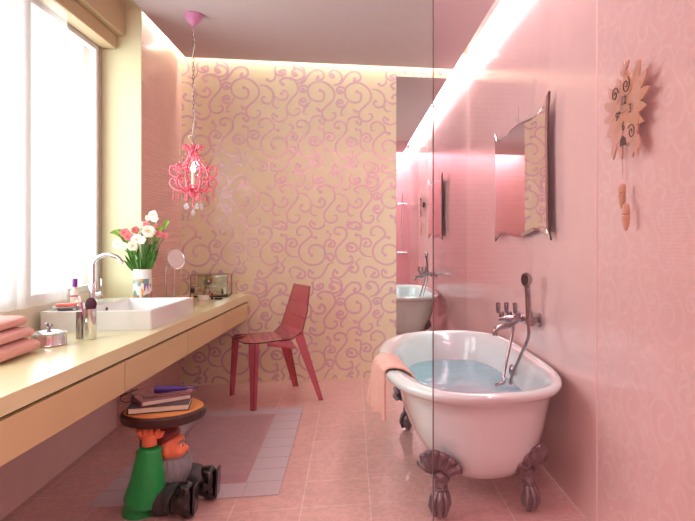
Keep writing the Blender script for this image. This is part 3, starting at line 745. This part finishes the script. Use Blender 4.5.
plate('side_skirt', [[(.12, .215, zs-.008), (.30, .188, zs-.008), (.33, .2, zs-.07), (.12, .215, zs-.03)]], ch, .005)

# ------------------------------------------------------------------ rug
rg = empty('bath_rug', (-.73, 3.62, 0), 'mauve bath rug with grey tiled leather border on the pink floor', 'rug')
n = 46
def pile(a, b):
    x = -.975+a*(.48); y = 3.06+b*1.17
    e_ = min(a, 1-a, b, 1-b); z = .0065 + (.012+.003*random.random())*min(1, e_*14)
    return (x, y, z)
MB().grid(pile, n, n*2).build('pile', M['rugpile'], rg, fix=False, angle=180)
mb = MB().box(-1.125, -.328, 2.90, 4.37, .0005, .006)
for i in range(10):
    y = 2.90+1.47*i/9
    if 0 < i < 9:
        mb.box(-1.125, -.98, y-.001, y+.001, .006, .0068, 1).box(-.49, -.328, y-.001, y+.001, .006, .0068, 1)
for i in range(1, 5):
    x = -1.125+.797*i/5
    mb.box(x-.001, x+.001, 2.90, 3.05, .006, .0068, 1).box(x-.001, x+.001, 4.24, 4.37, .006, .0068, 1)
mb.build('border', [M['rugborder'], M['seam']], rg, smooth=False)

# ------------------------------------------------------------------ gnome stool
gy = 2.85; KG = .00433
def G(u, v, dy=0): 
    k = ((gy+dy)*.98648-.78*.16388)/620.
    return V((-.783+(u-165)*k*1.02 + dy*(-.27), gy+dy, 1.17-(v-237)*k))
gn = empty('gnome_stool', (-.80, gy, 0), 'garden gnome stool carrying a round wooden top on his head and hands', 'stool')
tz = .435
MB().lathe([(.158, tz-.048), (.163, tz-.045), (.169, tz-.03), (.169, tz-.012), (.163, tz-.004), (.15, tz-.006)], (-.80, gy, 0), seg=48, rib=.012, ribn=7).build('bark_rim', M['bark'], gn)
MB().lathe([(.152, tz-.0055), (.158, tz-.003), (.155, tz), (.02, tz)], (-.80, gy, 0), seg=48, rib=.012, ribn=7).build('wooden_top', M['woodtop'], gn)
# body: head, neck, forearm and hands of one painted figure
m = MB(); hc = G(166.5, 447.5)
m.ball(hc, (.056, .058, .068)).ball(hc+V((.02, 0, -.012)), (.048, .052, .044)).ball(hc+V((.018, 0, .03)), (.042, .046, .034))
m.ball(hc+V((.058, 0, -.004)), (.019, .015, .015)).ball(hc+V((.05, 0, .012)), (.012, .010, .02))  # nose
m.ball(hc+V((.034, -.03, -.014)), (.026, .02, .02)).ball(hc+V((.034, .03, -.014)), (.026, .02, .02))  # cheeks
m.ball(hc+V((.043, 0, .028)), (.016, .038, .010)).ball(hc+V((.047, 0, -.036)), (.012, .018, .008))
m.ball(hc+V((-.005, -.056, -.005)), (.014, .010, .020)).ball(hc+V((-.005, .056, -.005)), (.014, .01, .02))
m.tube([hc-V((.005, 0, .02)), hc-V((.03, 0, .09))], [.035, .04], 14)
o = m.build('head', M['skin'], gn, angle=180); blobify(o, .0035, 4)
for s in (-1, 1):
    MB().ball(hc+V((.0505, .021*s, .0135)), (.006, .007, .0065), seg=10, rings=8).build('eye', M['vase'], gn)
    MB().ball(hc+V((.0555, .021*s, .0132)), (.0035, .0045, .0048), seg=10, rings=8).build('pupil', M['blackpl'], gn)
    MB().tube(smooth_path([hc+V((.045, .036*s, .026)), hc+V((.056, .022*s, .034)), hc+V((.058, .008*s, .027))], 4), .0045, 8).build('eyebrow', M['beard'], gn)
MB().ball(hc+V((.055, 0, -.029)), (.006, .014, .0035)).build('mouth', M['lip'], gn)
# hat squashed under the wooden top
m = MB().lathe([(.060, .0), (.064, .012), (.062, .028), (.052, .055), (.05, .08), (.045, .12)], hc+V((-.012, 0, .036)), seg=28, rot=(0, -.5, 0))
m.tube(smooth_path([hc+V((-.05, .03, .06)), hc+V((-.10, .05, .04)), hc+V((-.115, .055, -.02)), hc+V((-.105, .055, -.06))], 5), [.03]*8+[.028]*4+[.022]*4, 12)
zlim = tz-.050
for i, v in enumerate(m.v):
    if v[2] > zlim: m.v[i] = (v[0], v[1], zlim)
m.build('hat', M['hat'], gn, angle=180)
# tunic with both raised arms
m = MB()
m.ball(G(150, 484), (.070, .090, .085)).ball(G(147, 494), (.082, .095, .095)).ball(G(142, 506), (.082, .112, .068)).ball(G(160, 480), (.055, .08, .045)).ball(G(158, 494, -.02), (.09, .085, .08)).ball(G(143, 493, -.02), (.07, .1, .09))
for s, dy in ((-1, -.085), (1, .085)):
    wr = G(148.5 if s < 0 else 145, 446, dy*1.1)
    m.tube(smooth_path([G(144, 498, dy*.7), G(146, 482, dy*.9), G(146.5, 465, dy*1.05), wr], 6), [.088-.044*q/18 for q in range(19)], 18)
o = m.build('tunic', M['tunic'], gn, angle=180); blobify(o, .005, 22)
# hands: palm, four fingers curled up against the rim, thumb
def hand(s):
    c = G(147.5 if s < 0 else 145, 434, -.094 if s < 0 else .094); m = MB()
    m.ball(c+V((0, 0, -.008)), (.036, .022, .026)); m.tube([c-V((0, 0, .045)), c], [.03, .028], 14)
    for k in range(4):
        x = -.036+.0225*k; ln = (.026, .032, .031, .024)[k]
        m.tube(smooth_path([c+V((x*.8, .004*s, 0)), c+V((x, .014*s, .014)), c+V((x*1.05, .010*s, ln-.004)), c+V((x*1.05, -.004*s, ln))], 4), .0098, 10)
    m.tube(smooth_path([c+V((.025, .0, -.014)), c+V((.047, .006*s, -.004)), c+V((.052, .004*s, .014))], 4), .0095, 10)
    for i, v in enumerate(m.v):
        if v[2] > tz-.0485: m.v[i] = (v[0], v[1], tz-.0485)
    o = m.build('hand', M['skin'], gn, angle=180); blobify(o, .0028, 3)
hand(-1); hand(1)
# beard: many wavy locks
m = MB()
m.ball(hc+V((.008, 0, -.055)), (.052, .058, .035)).ball(hc+V((.006, 0, -.09)), (.052, .06, .05))
for k in range(13):
    a = -1.9+3.8*k/12; r0 = .053
    p = [hc+V((.006+r0*math.cos(a)*.9, r0*math.sin(a), -.035)), hc+V((.006+.058*math.cos(a+.1), .062*math.sin(a+.1), -.075)), hc+V((.004+.055*math.cos(a-.12), .062*math.sin(a-.12), -.115)), hc+V((.004+.042*math.cos(a+.05), .05*math.sin(a+.05), -.150-.012*(k % 2)))]
    m.tube(smooth_path(p, 4), [.012]*9+[.010, .008, .006, .004], 8)
for q_, v in enumerate(m.v): m.v[q_] = (v[0]+.004-(hc.x-v[0])*.12, v[1]-(hc.y-v[1])*.15, v[2])
o = m.build('beard', M['beard'], gn, angle=180); blobify(o, .0035, 2)
for s in (-1, 1): MB().ball(hc+V((-.03, .045*s, 0)), (.022, .016, .032)).build('side_hair', M['beard'], gn)
# trousers
m = MB(); bz = .052
m.ball((-.80, gy, .06), (.10, .085, .058)).ball((-.785, gy-.085, .065), (.075, .05, .062)).ball((-.76, gy-.04, .085), (.06, .08, .06))
m.tube(smooth_path([(-.80, gy-.03, .06), (-.745, gy-.09, .075), (-.715, gy-.115, .070)], 6), [.058]*6+[.055]*7, 18)
m.tube(smooth_path([(-.80, gy+.03, .06), (-.74, gy+.05, .11), (-.69, gy+.05, .115), (-.66, gy+.05, .085)], 6), [.058]*8+[.052]*11, 18)
o = m.build('trousers', M['trouser'], gn, angle=180); blobify(o, .005, 6)
for x, y, z, s in ((-.700, gy-.125, .075, 1), (-.645, gy+.04, .078, 1)):
    m = MB(); m.ball((x, y, z), (.05, .045, .055)).ball((x+.025, y, z+.024), (.032, .042, .057)).ball((x+.025, y, z-.03), (.034, .043, .043)).ball((x+.01, y, z+.05), (.032, .034, .03))
    for i, v in enumerate(m.v): m.v[i] = (v[0], v[1], max(v[2], .008))
    o = m.build('boot', M['blackboot'], gn, angle=180); blobify(o, .005, 4)
    MB().obox((x+.056, y, z+.006), (.012, .078, .125), (0, .05, 0)).build('boot_sole', M['blackboot'], o, bevel=.006)

# books, case, glasses on the stool
def book(name, cx, cy, z, w, l, h, rz, cover, lab, spine=None):
    e = empty(name, (cx, cy, z), lab, 'book', 'books on the gnome stool', rz)
    MB().box(-w/2+.004, w/2-.004, -l/2+.003, l/2-.003, .0035, h-.003).build('page_block', M['pages'], e, smooth=False, local=True)
    MB().box(-w/2, w/2, -l/2, l/2, 0, .003).box(-w/2, w/2, -l/2, l/2, h-.0028, h).box(-w/2-.002, -w/2, -l/2, l/2, 0, h).build('cover', cover, e, smooth=False, local=True)
    return e
book('hardback_book', -.812, gy-.005, tz+.0006, .235, .17, .027, .16, M['bookdark'], 'dark covered book with white pages at the bottom of the pile')
book('hardback_book', -.815, gy+.02, tz+.0286, .20, .15, .021, .55, M['bookmauve'], 'mauve covered book lying askew on the white-paged book')
book('paperback_book', -.785, gy+.045, tz+.0506, .17, .12, .008, .25, M['bookmauve'], 'thin pink covered notebook topmost of the pile')
m = MB(); c0 = V((-.845, gy+.02, tz+.073)); c1 = V((-.71, gy+.03, tz+.071))
m.tube([c0, c0+V((.004, 0, 0)), c0+V((.06, 0, 0)), c1-V((.01,0,0)), c1, c1+V((.04, .005, -.0))], [.014, .0165, .0125, .008, .003, .0025], 12)
o = m.build('glasses_case', M['purplecase'], angle=50); tag(o, 'tapered purple pen case on top of the books', 'case')
gl2 = empty('reading_glasses', (-.91, gy-.05, tz+.03), 'thin dark wire spectacles lying on the left of the books', 'glasses')
m = MB()
for k, (x, y) in enumerate(((-.945, gy-.02), (-.893, gy-.05))):
    m.tube([V((x+.024*math.cos(a), y+.005*math.cos(a), tz+.052+.020*math.sin(a))) for a in [2*PI*j/20 for j in range(20)]], .0016, 6, closed=True)
m.tube([(-.925, gy-.03, tz+.055), (-.914, gy-.036, tz+.057)], .0015, 6)
m.build('rims', M['blackpl'], gl2)
m = MB(); m.tube([(-.972, gy-.015, tz+.056), (-.93, gy+.07, tz+.066)], .0022, 6); m.build('temple_arm', M['blackpl'], gl2)
m = MB(); m.tube([(-.868, gy-.055, tz+.056), (-.80, gy-.01, tz+.058)], .0022, 6); m.build('temple_arm', M['blackpl'], gl2)

# ------------------------------------------------------------------ bathtub
tcx, tcy = .543, 3.185
tb = empty('clawfoot_bathtub', (tcx, tcy, 0), 'freestanding white clawfoot bathtub with rolled rim along the pink wall', 'bathtub')
def ring(w, l, z, n=72, dy=0):
    pts = []; q = min(1, max(0, (w-.25)/.1)); w += .033*q; l -= .045*q; dx = .024*min(1, max(0, (.345-w+.033)/.03))
    for k in range(n):
        a = 2*PI*k/n; ca, sa = math.cos(a), math.sin(a); ex = 3.2 if ca > 0 else 2.5
        # stadium-like: superellipse in the length direction
        x = w*abs(ca)**(2/ex)*(1 if ca > 0 else -1); y = l*abs(sa)**(2/ex)*(1 if sa > 0 else -1)
        pts.append((tcx+x+dx, tcy+y+dy, z))
    return pts
prof = [(.08, .5, .138), (.16, .60, .142), (.215, .665, .165), (.255, .71, .21), (.285, .745, .28), (.302, .77, .36), (.314, .787, .44), (.323, .80, .49), (.330, .812, .505), (.345, .838, .507),
        (.362, .868, .513), (.372, .885, .527), (.3735, .893, .540), (.368, .889, .552), (.354, .872, .559), (.336, .848, .559), (.318, .824, .549), (.306, .806, .53), (.298, .79, .49), (.285, .765, .40), (.262, .73, .30), (.22, .67, .21), (.15, .56, .178), (.05, .4, .172)]
MB().rings([ring(w, l, z) for w, l, z in prof]).build('tub_shell', M['enamel'], tb, angle=180)
# bath water
wz = .385
def wr(s): return ring((.2855)*s, .766*s, wz, 72)
m = MB(); rs = [ring(.25, .715, .29), ring(.2845, .764, .38), ring(.2845, .7645, wz)]
for s in (.97, .9, .8, .65, .5, .3, .1):
    rs.append([(x, y, wz) for x, y, z in ring(.2845, .7645, wz)])
    rs[-1] = [(tcx+(x-tcx)*s, tcy+(y-tcy)*s, z) for x, y, z in rs[-1]]
o = m.rings(rs).build('bath_water', M['water'], angle=180); tag(o, 'pale blue water filling the clawfoot bathtub', 'water')
# overflow with chain
MB().ball((.853, 3.26, .45), (.016, .033, .033)).build('overflow_cover', M['chromed'], tb)
# claw feet
def foot(x, y):
    d = V((x-tcx, (y-tcy)*.42, 0)).normalized()   # outward
    R = Matrix.Rotation(math.atan2(d.y, d.x), 3, 'Z')
    o0 = V((x, y, 0)); m = MB()
    def T(a, b, c): return o0 + R @ V((a, b, c))
    # scallop shell knee
    def shell(a, b):
        ang = (a-.5)*2.5; rad = .028+.090*b; rib = 1+.05*math.cos(ang*17.6)*b
        lean = .012+.020*b + .02*math.sin(PI*b) + .0075*math.cos(ang*17.6)*b
        yy = math.sin(ang)*rad*rib*.82; zz = .165+math.cos(ang)*rad*rib
        return T(lean+.055*(zz-.165)/.135-.01*abs(ang)*b, yy, zz)
    def shellb(a, b):
        p = shell(a, b); return p - (R @ V((.028, 0, 0)))
    m.grid(shell, 70, 10); m.grid(shellb, 70, 10)
    edge = [shell(i/70, 1)*.5+shellb(i/70, 1)*.5 for i in range(71)]
    m.tube(edge, .013, 8)
    m.ball(T(.01, 0, .172), (.034, .036, .028))
    m.tube(smooth_path([T(.0, 0, .18), T(.012, 0, .15), T(.018, 0, .125), T(.014, 0, .10)], 5), [.034]*5+[.027]*5+[.024]*6, 16)
    m.lathe([(.028, .128), (.031, .124), (.028, .120)], T(.017, 0, 0), seg=18)
    m.lathe([(.026, .140), (.029, .136), (.026, .132)], T(.015, 0, 0), seg=18)
    m.ball(T(.018, 0, .055), (.036, .036, .048))
    for k in (-1.1, -.37, .37, 1.1, 2.6):
        cx_, sx_ = math.cos(k), math.sin(k)
        m.tube(smooth_path([T(.014+.02*cx_, .02*sx_, .108), T(.018+.036*cx_, .036*sx_, .082), T(.018+.041*cx_, .041*sx_, .048), T(.018+.030*cx_, .030*sx_, .016)], 4), [.012]*5+[.011]*4+[.008]*4, 8)
    m.lathe([(.014, 0.001), (.015, .004), (.012, .012)], T(.018, 0, 0), seg=14)
    m.build('claw_foot', M['iron'], tb, angle=60)
for x, y in ((.375, 2.575), (.735, 2.575), (.345, 3.745), (.735, 3.745)): foot(x, y)

# towel over the tub rim
def towel(a, b):
    # a across (y), b along: outside hem -> over the rim -> inside hem
    path = [(.088, .318), (.096, .38), (.104, .45), (.113, .53), (.123, .550), (.144, .5655), (.177, .568), (.205, .561), (.2265, .538), (.238, .49), (.2465, .44), (.251, .41)]
    t = b*(len(path)-1); i = min(int(t), len(path)-2); f = t-i
    x = path[i][0]*(1-f)+path[i+1][0]*f; z = path[i][1]*(1-f)+path[i+1][1]*f
    out = max(0, 1-b*2.6); y = 2.84+.34*a
    y = 3.01+(y-3.01)*(1-.05*out)
    x += out*(.05*(1-a)**1.1 - .008*math.sin(a*15+.6) - .006*math.sin(a*27))
    x += .004*math.sin(a*17+b*5)
    z += -.035*out*(a < .35)*0 + .018*out*math.sin(a*7) + .004*math.sin(a*21)*(1-out)*.4
    x += .018*(1-a)**2
    if b > .6: x += (.012+.03*(1-a))*min(1, (b-.6)*5)
    return (x, y, z+.006)
o = MB().grid(towel, 60, 70).build('draped_towel', M['towel'], fix=False, angle=180); tag(o, 'peach towel draped over the left rim of the bathtub', 'towel')
s = o.modifiers.new('thick', 'SOLIDIFY'); s.thickness = .010; s.offset = 0; sub(o)

# ------------------------------------------------------------------ bath mixer with hand shower
bm_ = empty('bath_mixer', (XR, 3.15, .735), 'wall-mounted chrome bath mixer with hand shower above the bathtub', 'bath mixer')
zc = .740
for y in (3.09, 3.26):
    MB().lathe([(.036, 0), (.036, .010), (.024, .014), (.015, .016), (.015, .05)], (XR-.0005, y, zc), rot=(0, -PI/2, 0), seg=24).build('wall_flange', M['chromed'], bm_)
MB().tube([(.90, 3.04, zc), (.90, 3.31, zc)], .024, 20).build('mixer_body', M['chromed'], bm_)
MB().tube([(.90, 3.175, zc), (.80, 3.19, zc)], [.022, .020], 18).build('cross_body', M['chromed'], bm_)
for i, (x, y) in enumerate(((.868, 3.15), (.82, 3.19), (.775, 3.20))):
    pass
for x, y, lab in ((.862, 3.16, 0), (.822, 3.19, 1), (.778, 3.19, 2)):
    l = MB().lathe([(.014, 0), (.014, .022), (.010, .026)], (x, y, zc+.012), seg=16).build('valve_head', M['chromed'], bm_)
    MB().tube([(x, y, zc+.03), (x-.016, y-.002, zc+.034), (x-.018, y-.002, zc+.085)], [.008, .0115, .013], 10).build('lever', M['chromed'], l)
MB().tube([(.80, 3.19, zc), (.765, 3.195, zc+.0)], [.016, .015], 14).build('end_cap', M['chromed'], bm_)
MB().tube(smooth_path([(.845, 3.15, zc-.012), (.80, 3.12, zc-.028), (.76, 3.11, zc-.032), (.728, 3.10, zc-.045), (.722, 3.10, zc-.075)], 5), .0145, 14).build('spout', M['chromed'], bm_)
MB().tube([(.90, 3.055, zc), (.884, 3.03, zc+.012)], [.012, .014], 12).build('cradle', M['chrome'], bm_)
hs = MB().tube(smooth_path([(.880, 3.03, zc-.01), (.879, 3.03, zc+.10), (.872, 3.03, zc+.19)], 5), [.014]*3+[.0145]*8, 14).build('hand_shower_handle', M['chromed'], bm_)
q = V((-.96, -.28, .0)).to_track_quat('Z', 'Y').to_euler()
hd = MB().lathe([(.020, -.026), (.033, -.014), (.037, .0), (.035, .009), (.02, .010)], (.866, 3.025, zc+.215), rot=q, seg=28).build('shower_head', M['chromed'], bm_)
MB().lathe([(.028, .0105), (.028, .012), (.01, .0125)], (.866, 3.025, zc+.215), rot=q, seg=28).build('spray_face', M['blackpl'], hd)
MB().tube(smooth_path([(.880, 3.03, zc-.012), (.878, 3.03, .66), (.845, 3.06, .56), (.815, 3.10, .46), (.805, 3.10, .412)], 8), .0085, 10).build('shower_hose', M['chromed'], bm_)
MB().tube(smooth_path([(.838, 3.16, zc-.015), (.83, 3.16, .66), (.80, 3.14, .55), (.775, 3.12, .46), (.765, 3.09, .425), (.735, 3.09, .418), (.722, 3.09, .411)], 8), .0078, 10).build('shower_hose', M['chromed'], bm_)

# ------------------------------------------------------------------ wavy wall mirror
outl = [(3.955, 1.842), (3.90, 1.800), (3.80, 1.776), (3.68, 1.783), (3.58, 1.797), (3.48, 1.803), (3.40, 1.804), (3.30, 1.802), (3.19, 1.794), (3.08, 1.788), (2.98, 1.795), (2.90, 1.812), (2.855, 1.838), (2.828, 1.862)]
right = [(2.842, 1.78), (2.852, 1.68), (2.85, 1.56), (2.843, 1.46), (2.842, 1.36), (2.838, 1.27), (2.826, 1.19), (2.805, 1.155)]
bot = [(2.87, 1.178), (2.96, 1.200), (3.06, 1.203), (3.18, 1.188), (3.30, 1.172), (3.40, 1.168), (3.52, 1.176), (3.66, 1.192), (3.77, 1.190), (3.87, 1.170), (3.955, 1.14)]
left = [(3.935, 1.22), (3.925, 1.34), (3.92, 1.46), (3.925, 1.60), (3.935, 1.72)]
poly = outl+right+bot+left
cy_, cz_ = 3.39, 1.50
TILT = .028      # hangs a little off the wall at its far end
def mf(y, z, d): return (XR-.030-d-(y-2.8)*TILT*0, y, z)
e = empty('wavy_wall_mirror', (XR-.02, cy_, cz_), 'wide wavy-edged mirror hanging on the pink wall beyond the bathtub', 'mirror')
inner = [(cy_+(y-cy_)*.965, cz_+(z-cz_)*.95) for y, z in poly]
MB().prism(poly, mf, 0, .010).build('mirror_backing', M['mirror_edge'], e, smooth=False)
m = MB(); n = len(poly)
vs = [mf(y, z, .0105) for y, z in poly]+[mf(y, z, .0150) for y, z in inner]
m.add(vs, [(i, (i+1) % n, n+(i+1) % n, n+i) for i in range(n)]); m.build('bevelled_border', M['chrome'], e, smooth=False)
MB().prism(inner, mf, .0152, .0165).build('mirror_glass', M['mirror'], e, smooth=False)
MB().box(XR-.030, XR-.001, 3.2, 3.6, 1.35, 1.65).build('wall_bracket', M['black'], e, smooth=False)
MB().tube([(XR-.004, 3.50, 1.79), (XR-.004, 3.50, 1.93)], .0012, 5).build('hanging_wire', M['chromed'], e)

# ------------------------------------------------------------------ cuckoo style plate clock
kc = V((XR-.04, 2.0, 1.60))
ck = empty('wall_clock', (XR, 2.0, 1.60), 'copper cut-out leaf wall clock with hanging weights', 'clock')
def cf(a, b, d): return (XR-.036-d, 2.0-a*1.17, 1.60+b*.94)     # a: right in the photo, b up
def leafpoly(cx, cy, ang, l, w, n=8):
    pts = []
    for k in range(n+1):
        t = k/n; pts.append((t*l, w*math.sin(PI*t)**.8*(1-.25*t)))
    for k in range(n-1, 0, -1):
        t = k/n; pts.append((t*l, -w*math.sin(PI*t)**.8*(1-.25*t)))
    ca, sa = math.cos(ang), math.sin(ang)
    return [(cx+x*ca-y*sa, cy+x*sa+y*ca) for x, y in pts]
m = MB()
bodyp = []
for k in range(72):
    a = 2*PI*k/72; r = .098+.008*math.cos(a*9)
    bodyp.append((r*math.cos(a)*1.05, r*math.sin(a)*1.25+.0))
m.prism(bodyp, cf, 0, .005)
R_ = math.radians
leaves = [(.05, .06, 62, .105, .022), (.055, .04, 38, .115, .024), (.06, .02, 15, .10, .022), (.055, .0, -8, .085, .02), (-.055, .045, 128, .095, .022), (-.06, .02, 155, .095, .022), (-.06, -.005, 180, .09, .02),
          (-.055, -.035, 205, .085, .02), (.055, -.03, -28, .075, .018), (-.05, -.09, 240, .07, .018), (-.065, -.085, 262, .08, .016), (-.035, -.10, 285, .075, .016), (.05, -.10, -62, .085, .018), (.055, -.085, -90, .09, .016), (.075, -.09, -70, .07, .015), (-.03, .085, 110, .055, .016), (.02, .09, 80, .055, .016)]
for i, (x, y, a, l, w) in enumerate(leaves): m.prism(leafpoly(x, y, R_(a), l, w), cf, .00003*i, .0056+.00012*i)
# shoulders and lower lobes
for j_, (x, y, rx, rz_) in enumerate(((-.055, .075, .032, .034), (.02, .09, .034, .036), (-.05, -.07, .045, .04), (.045, -.075, .045, .045), (.07, -.04, .03, .03))):
    m.prism([(x+rx*math.cos(2*PI*k/28), y+rz_*math.sin(2*PI*k/28)) for k in range(28)], cf, .0006+.00005*j_, .0078+.00015*j_)
# heart shaped bird perch on top
m.prism([(-.006, .10), (.006, .10), (.008, .15), (-.006, .15)], cf, 0, .0055)
m.build('clock_plate', M['copper'], ck, smooth=False)
m = MB()
m.prism([(-.022, .138), (-.01, .128), (.006, .132), (.010, .150), (.022, .170), (.014, .180), (.006, .172), (.0, .182), (-.008, .172), (-.004, .156), (-.03, .150)], cf, .0, .006)
m.prism([(.006, .150), (.020, .156), (.030, .176), (.016, .168)], cf, .0, .0062)
m.build('bird_cutout', M['copper'], ck, smooth=False)
# spirals
m = MB()
for (cx0, cy0, r, sgn, ph) in ((-.055, .075, .024, 1, 0), (.02, .09, .026, -1, 1), (.055, -.085, .024, -1, 2.5)):
    pts = []
    for k in range(40):
        t = k/39; a = ph+sgn*t*9.5; pts.append(cf(cx0+r*(1-t*.85)*math.cos(a), cy0+r*(1-t*.85)*math.sin(a)*1.15, .0095))
    m.tube(pts, .0022, 5)
m.build('spiral_cutouts', M['copperdark'], ck)
# weights opening: dark arch near the bottom
m = MB(); m.prism([(-.022, -.125), (.022, -.125), (.018, -.10), (.0, -.088), (-.018, -.10)], cf, .0085, .0092); m.build('arch_opening', M['copperdark'], ck, smooth=False)
def text(body, a, b, size, m, parent, name):
    cu = bpy.data.curves.new(name, 'FONT'); cu.body = body; cu.size = size; cu.align_x = 'CENTER'; cu.align_y = 'CENTER'; cu.extrude = .0006; cu.offset = .0008
    tmp = bpy.data.objects.new(name, cu); col.objects.link(tmp)
    me = bpy.data.meshes.new_from_object(tmp.evaluated_get(bpy.context.evaluated_depsgraph_get()))
    col.objects.unlink(tmp); bpy.data.objects.remove(tmp)
    me.materials.clear(); me.materials.append(m)
    p = V(cf(a, b, .0105)); R = Matrix(((0, 0, -1), (-1, 0, 0), (0, 1, 0)))
    for v in me.vertices: v.co = p + R @ v.co - parent.location
    o = bpy.data.objects.new(name, me); col.objects.link(o); o.parent = parent
for bdy, a, b in (('12', .006, .037), ('3', .050, -.002), ('6', .004, -.056), ('9', -.040, -.012)):
    text(bdy, a, b, .042, M['copperdark'], ck, 'numeral')
MB().prism([(-.018, .0), (-.012, .0), (-.013, .062), (-.017, .062)], cf, .0105, .0115).build('minute_hand', M['steel'], ck, smooth=False)
MB().prism([(-.018, -.004), (.038, -.004), (.038, .0), (-.018, .001)], cf, .0125, .0135).build('hour_hand', M['steel'], ck, smooth=False)
MB().ball(cf(-.015, -.001, .013), .005, seg=10, rings=6).build('hand_hub', M['copperdark'], ck)
# weights and cords
for (a, zt, zb_) in ((-.014, -.245, -.335), (.012, -.315, -.410)):
    w = MB().lathe([(.002, zb_), (.008, zb_+.012), (.012, zb_+.03), (.0145, zb_+.05), (.010, zb_+.054), (.0145, zb_+.06), (.014, zb_+.075), (.010, zt-.004), (.003, zt)], (XR-.04, 2.0-a*1.17, 1.60), seg=18).build('pine_cone_weight', M['copper'], ck)
    MB().tube([cf(a, zt, .004), cf(a, -.115, .004)], .0012, 5).build('cord', M['copper'], w)
MB().tube([cf(.026, -.31, .004), cf(.022, -.115, .004)], .001, 5).build('cord', M['copper'], ck)
MB().box(XR-.036, XR-.001, 1.97, 2.03, 1.57, 1.63).build('movement_box', M['copperdark'], ck, smooth=False)

# ------------------------------------------------------------------ shower fittings on the back wall (seen in the far mirror)
sw = empty('shower_set', (.82, YB, 1.0), 'chrome shower rail and mixer on the pink tiled wall seen in the mirror', 'shower')
MB().tube([(.85, YB+.05, .90), (.85, YB+.05, 1.76)], .010, 12).build('rail', M['chrome'], sw)
MB().tube([(.77, YB+.06, 1.735), (.93, YB+.06, 1.735)], .017, 12).build('upper_bracket', M['chrome'], sw)
MB().tube([(.77, YB+.06, .90), (.93, YB+.06, .90)], .020, 12).build('mixer_bar', M['chrome'], sw)
MB().tube([(.85, YB+.05, 1.74), (.85, YB+.12, 1.92)], .012, 12).build('hand_shower', M['chrome'], sw)
for z in (.90, 1.735): MB().tube([(.85, YB+.001, z), (.85, YB+.05, z)], .014, 12).build('wall_mount', M['chrome'], sw)

# ------------------------------------------------------------------ light
def area(name, loc, rot, sx, sy, e, c, spread=PI):
    l = bpy.data.lights.new(name, 'AREA'); l.shape = 'RECTANGLE'; l.size = sx; l.size_y = sy; l.energy = e; l.color = c; l.spread = spread
    o = bpy.data.objects.new(name, l); col.objects.link(o); o.location = loc; o.rotation_euler = rot; return o
area('daylight_window', (-1.66, 2.88, 1.6), (0, -PI/2, 0), 1.45, 2.3, 46, (.92, 1, .97))
area('cove_light_right', (.899, 2.55, 2.72), (0, 0, 0), .09, 5.2, 42, (1, .98, .96))
area('cove_light_far', (-.2, 5.143, 2.72), (0, 0, 0), 2.2, .04, 14, (1, .94, .82))
area('cove_light_left', (-1.309, 4.62, 2.72), (0, 0, 0), .045, 1.0, 1.5, (1, .86, .74))
area('cove_light_back', (-.1, -.18, 2.72), (0, 0, 0), 2.0, .2, 34, (1, .94, .94))
p = bpy.data.lights.new('chandelier_bulb', 'POINT'); p.energy = .7; p.color = (1, .86, .7); p.shadow_soft_size = .02
o = bpy.data.objects.new('chandelier_bulb', p); col.objects.link(o); o.location = (hx, hy, 1.63)
w = bpy.data.worlds.new('sky'); scn.world = w; w.use_nodes = True
w.node_tree.nodes['Background'].inputs[0].default_value = (.95, .97, 1, 1); w.node_tree.nodes['Background'].inputs[1].default_value = 1.6

# ------------------------------------------------------------------ camera
f = 620.; ppx = 455.; ppy = 237.; th = math.atan((ppx-352)/f)
cam = bpy.data.cameras.new('camera'); co = bpy.data.objects.new('camera', cam); col.objects.link(co)
cam.sensor_width = 36; cam.sensor_fit = 'HORIZONTAL'; cam.lens = f/695*36; cam.clip_start = .01
cam.shift_x = -(ppx-347.5)/695; cam.shift_y = (ppy-260.5)/695
co.location = (0, 0, 1.17); co.rotation_euler = (PI/2, 0, -th)
scn.camera = co
vs = scn.view_settings; vs.view_transform = 'Standard'; vs.look = 'None'; vs.gamma = 1; vs.use_curve_mapping = False; vs.exposure = 0.1
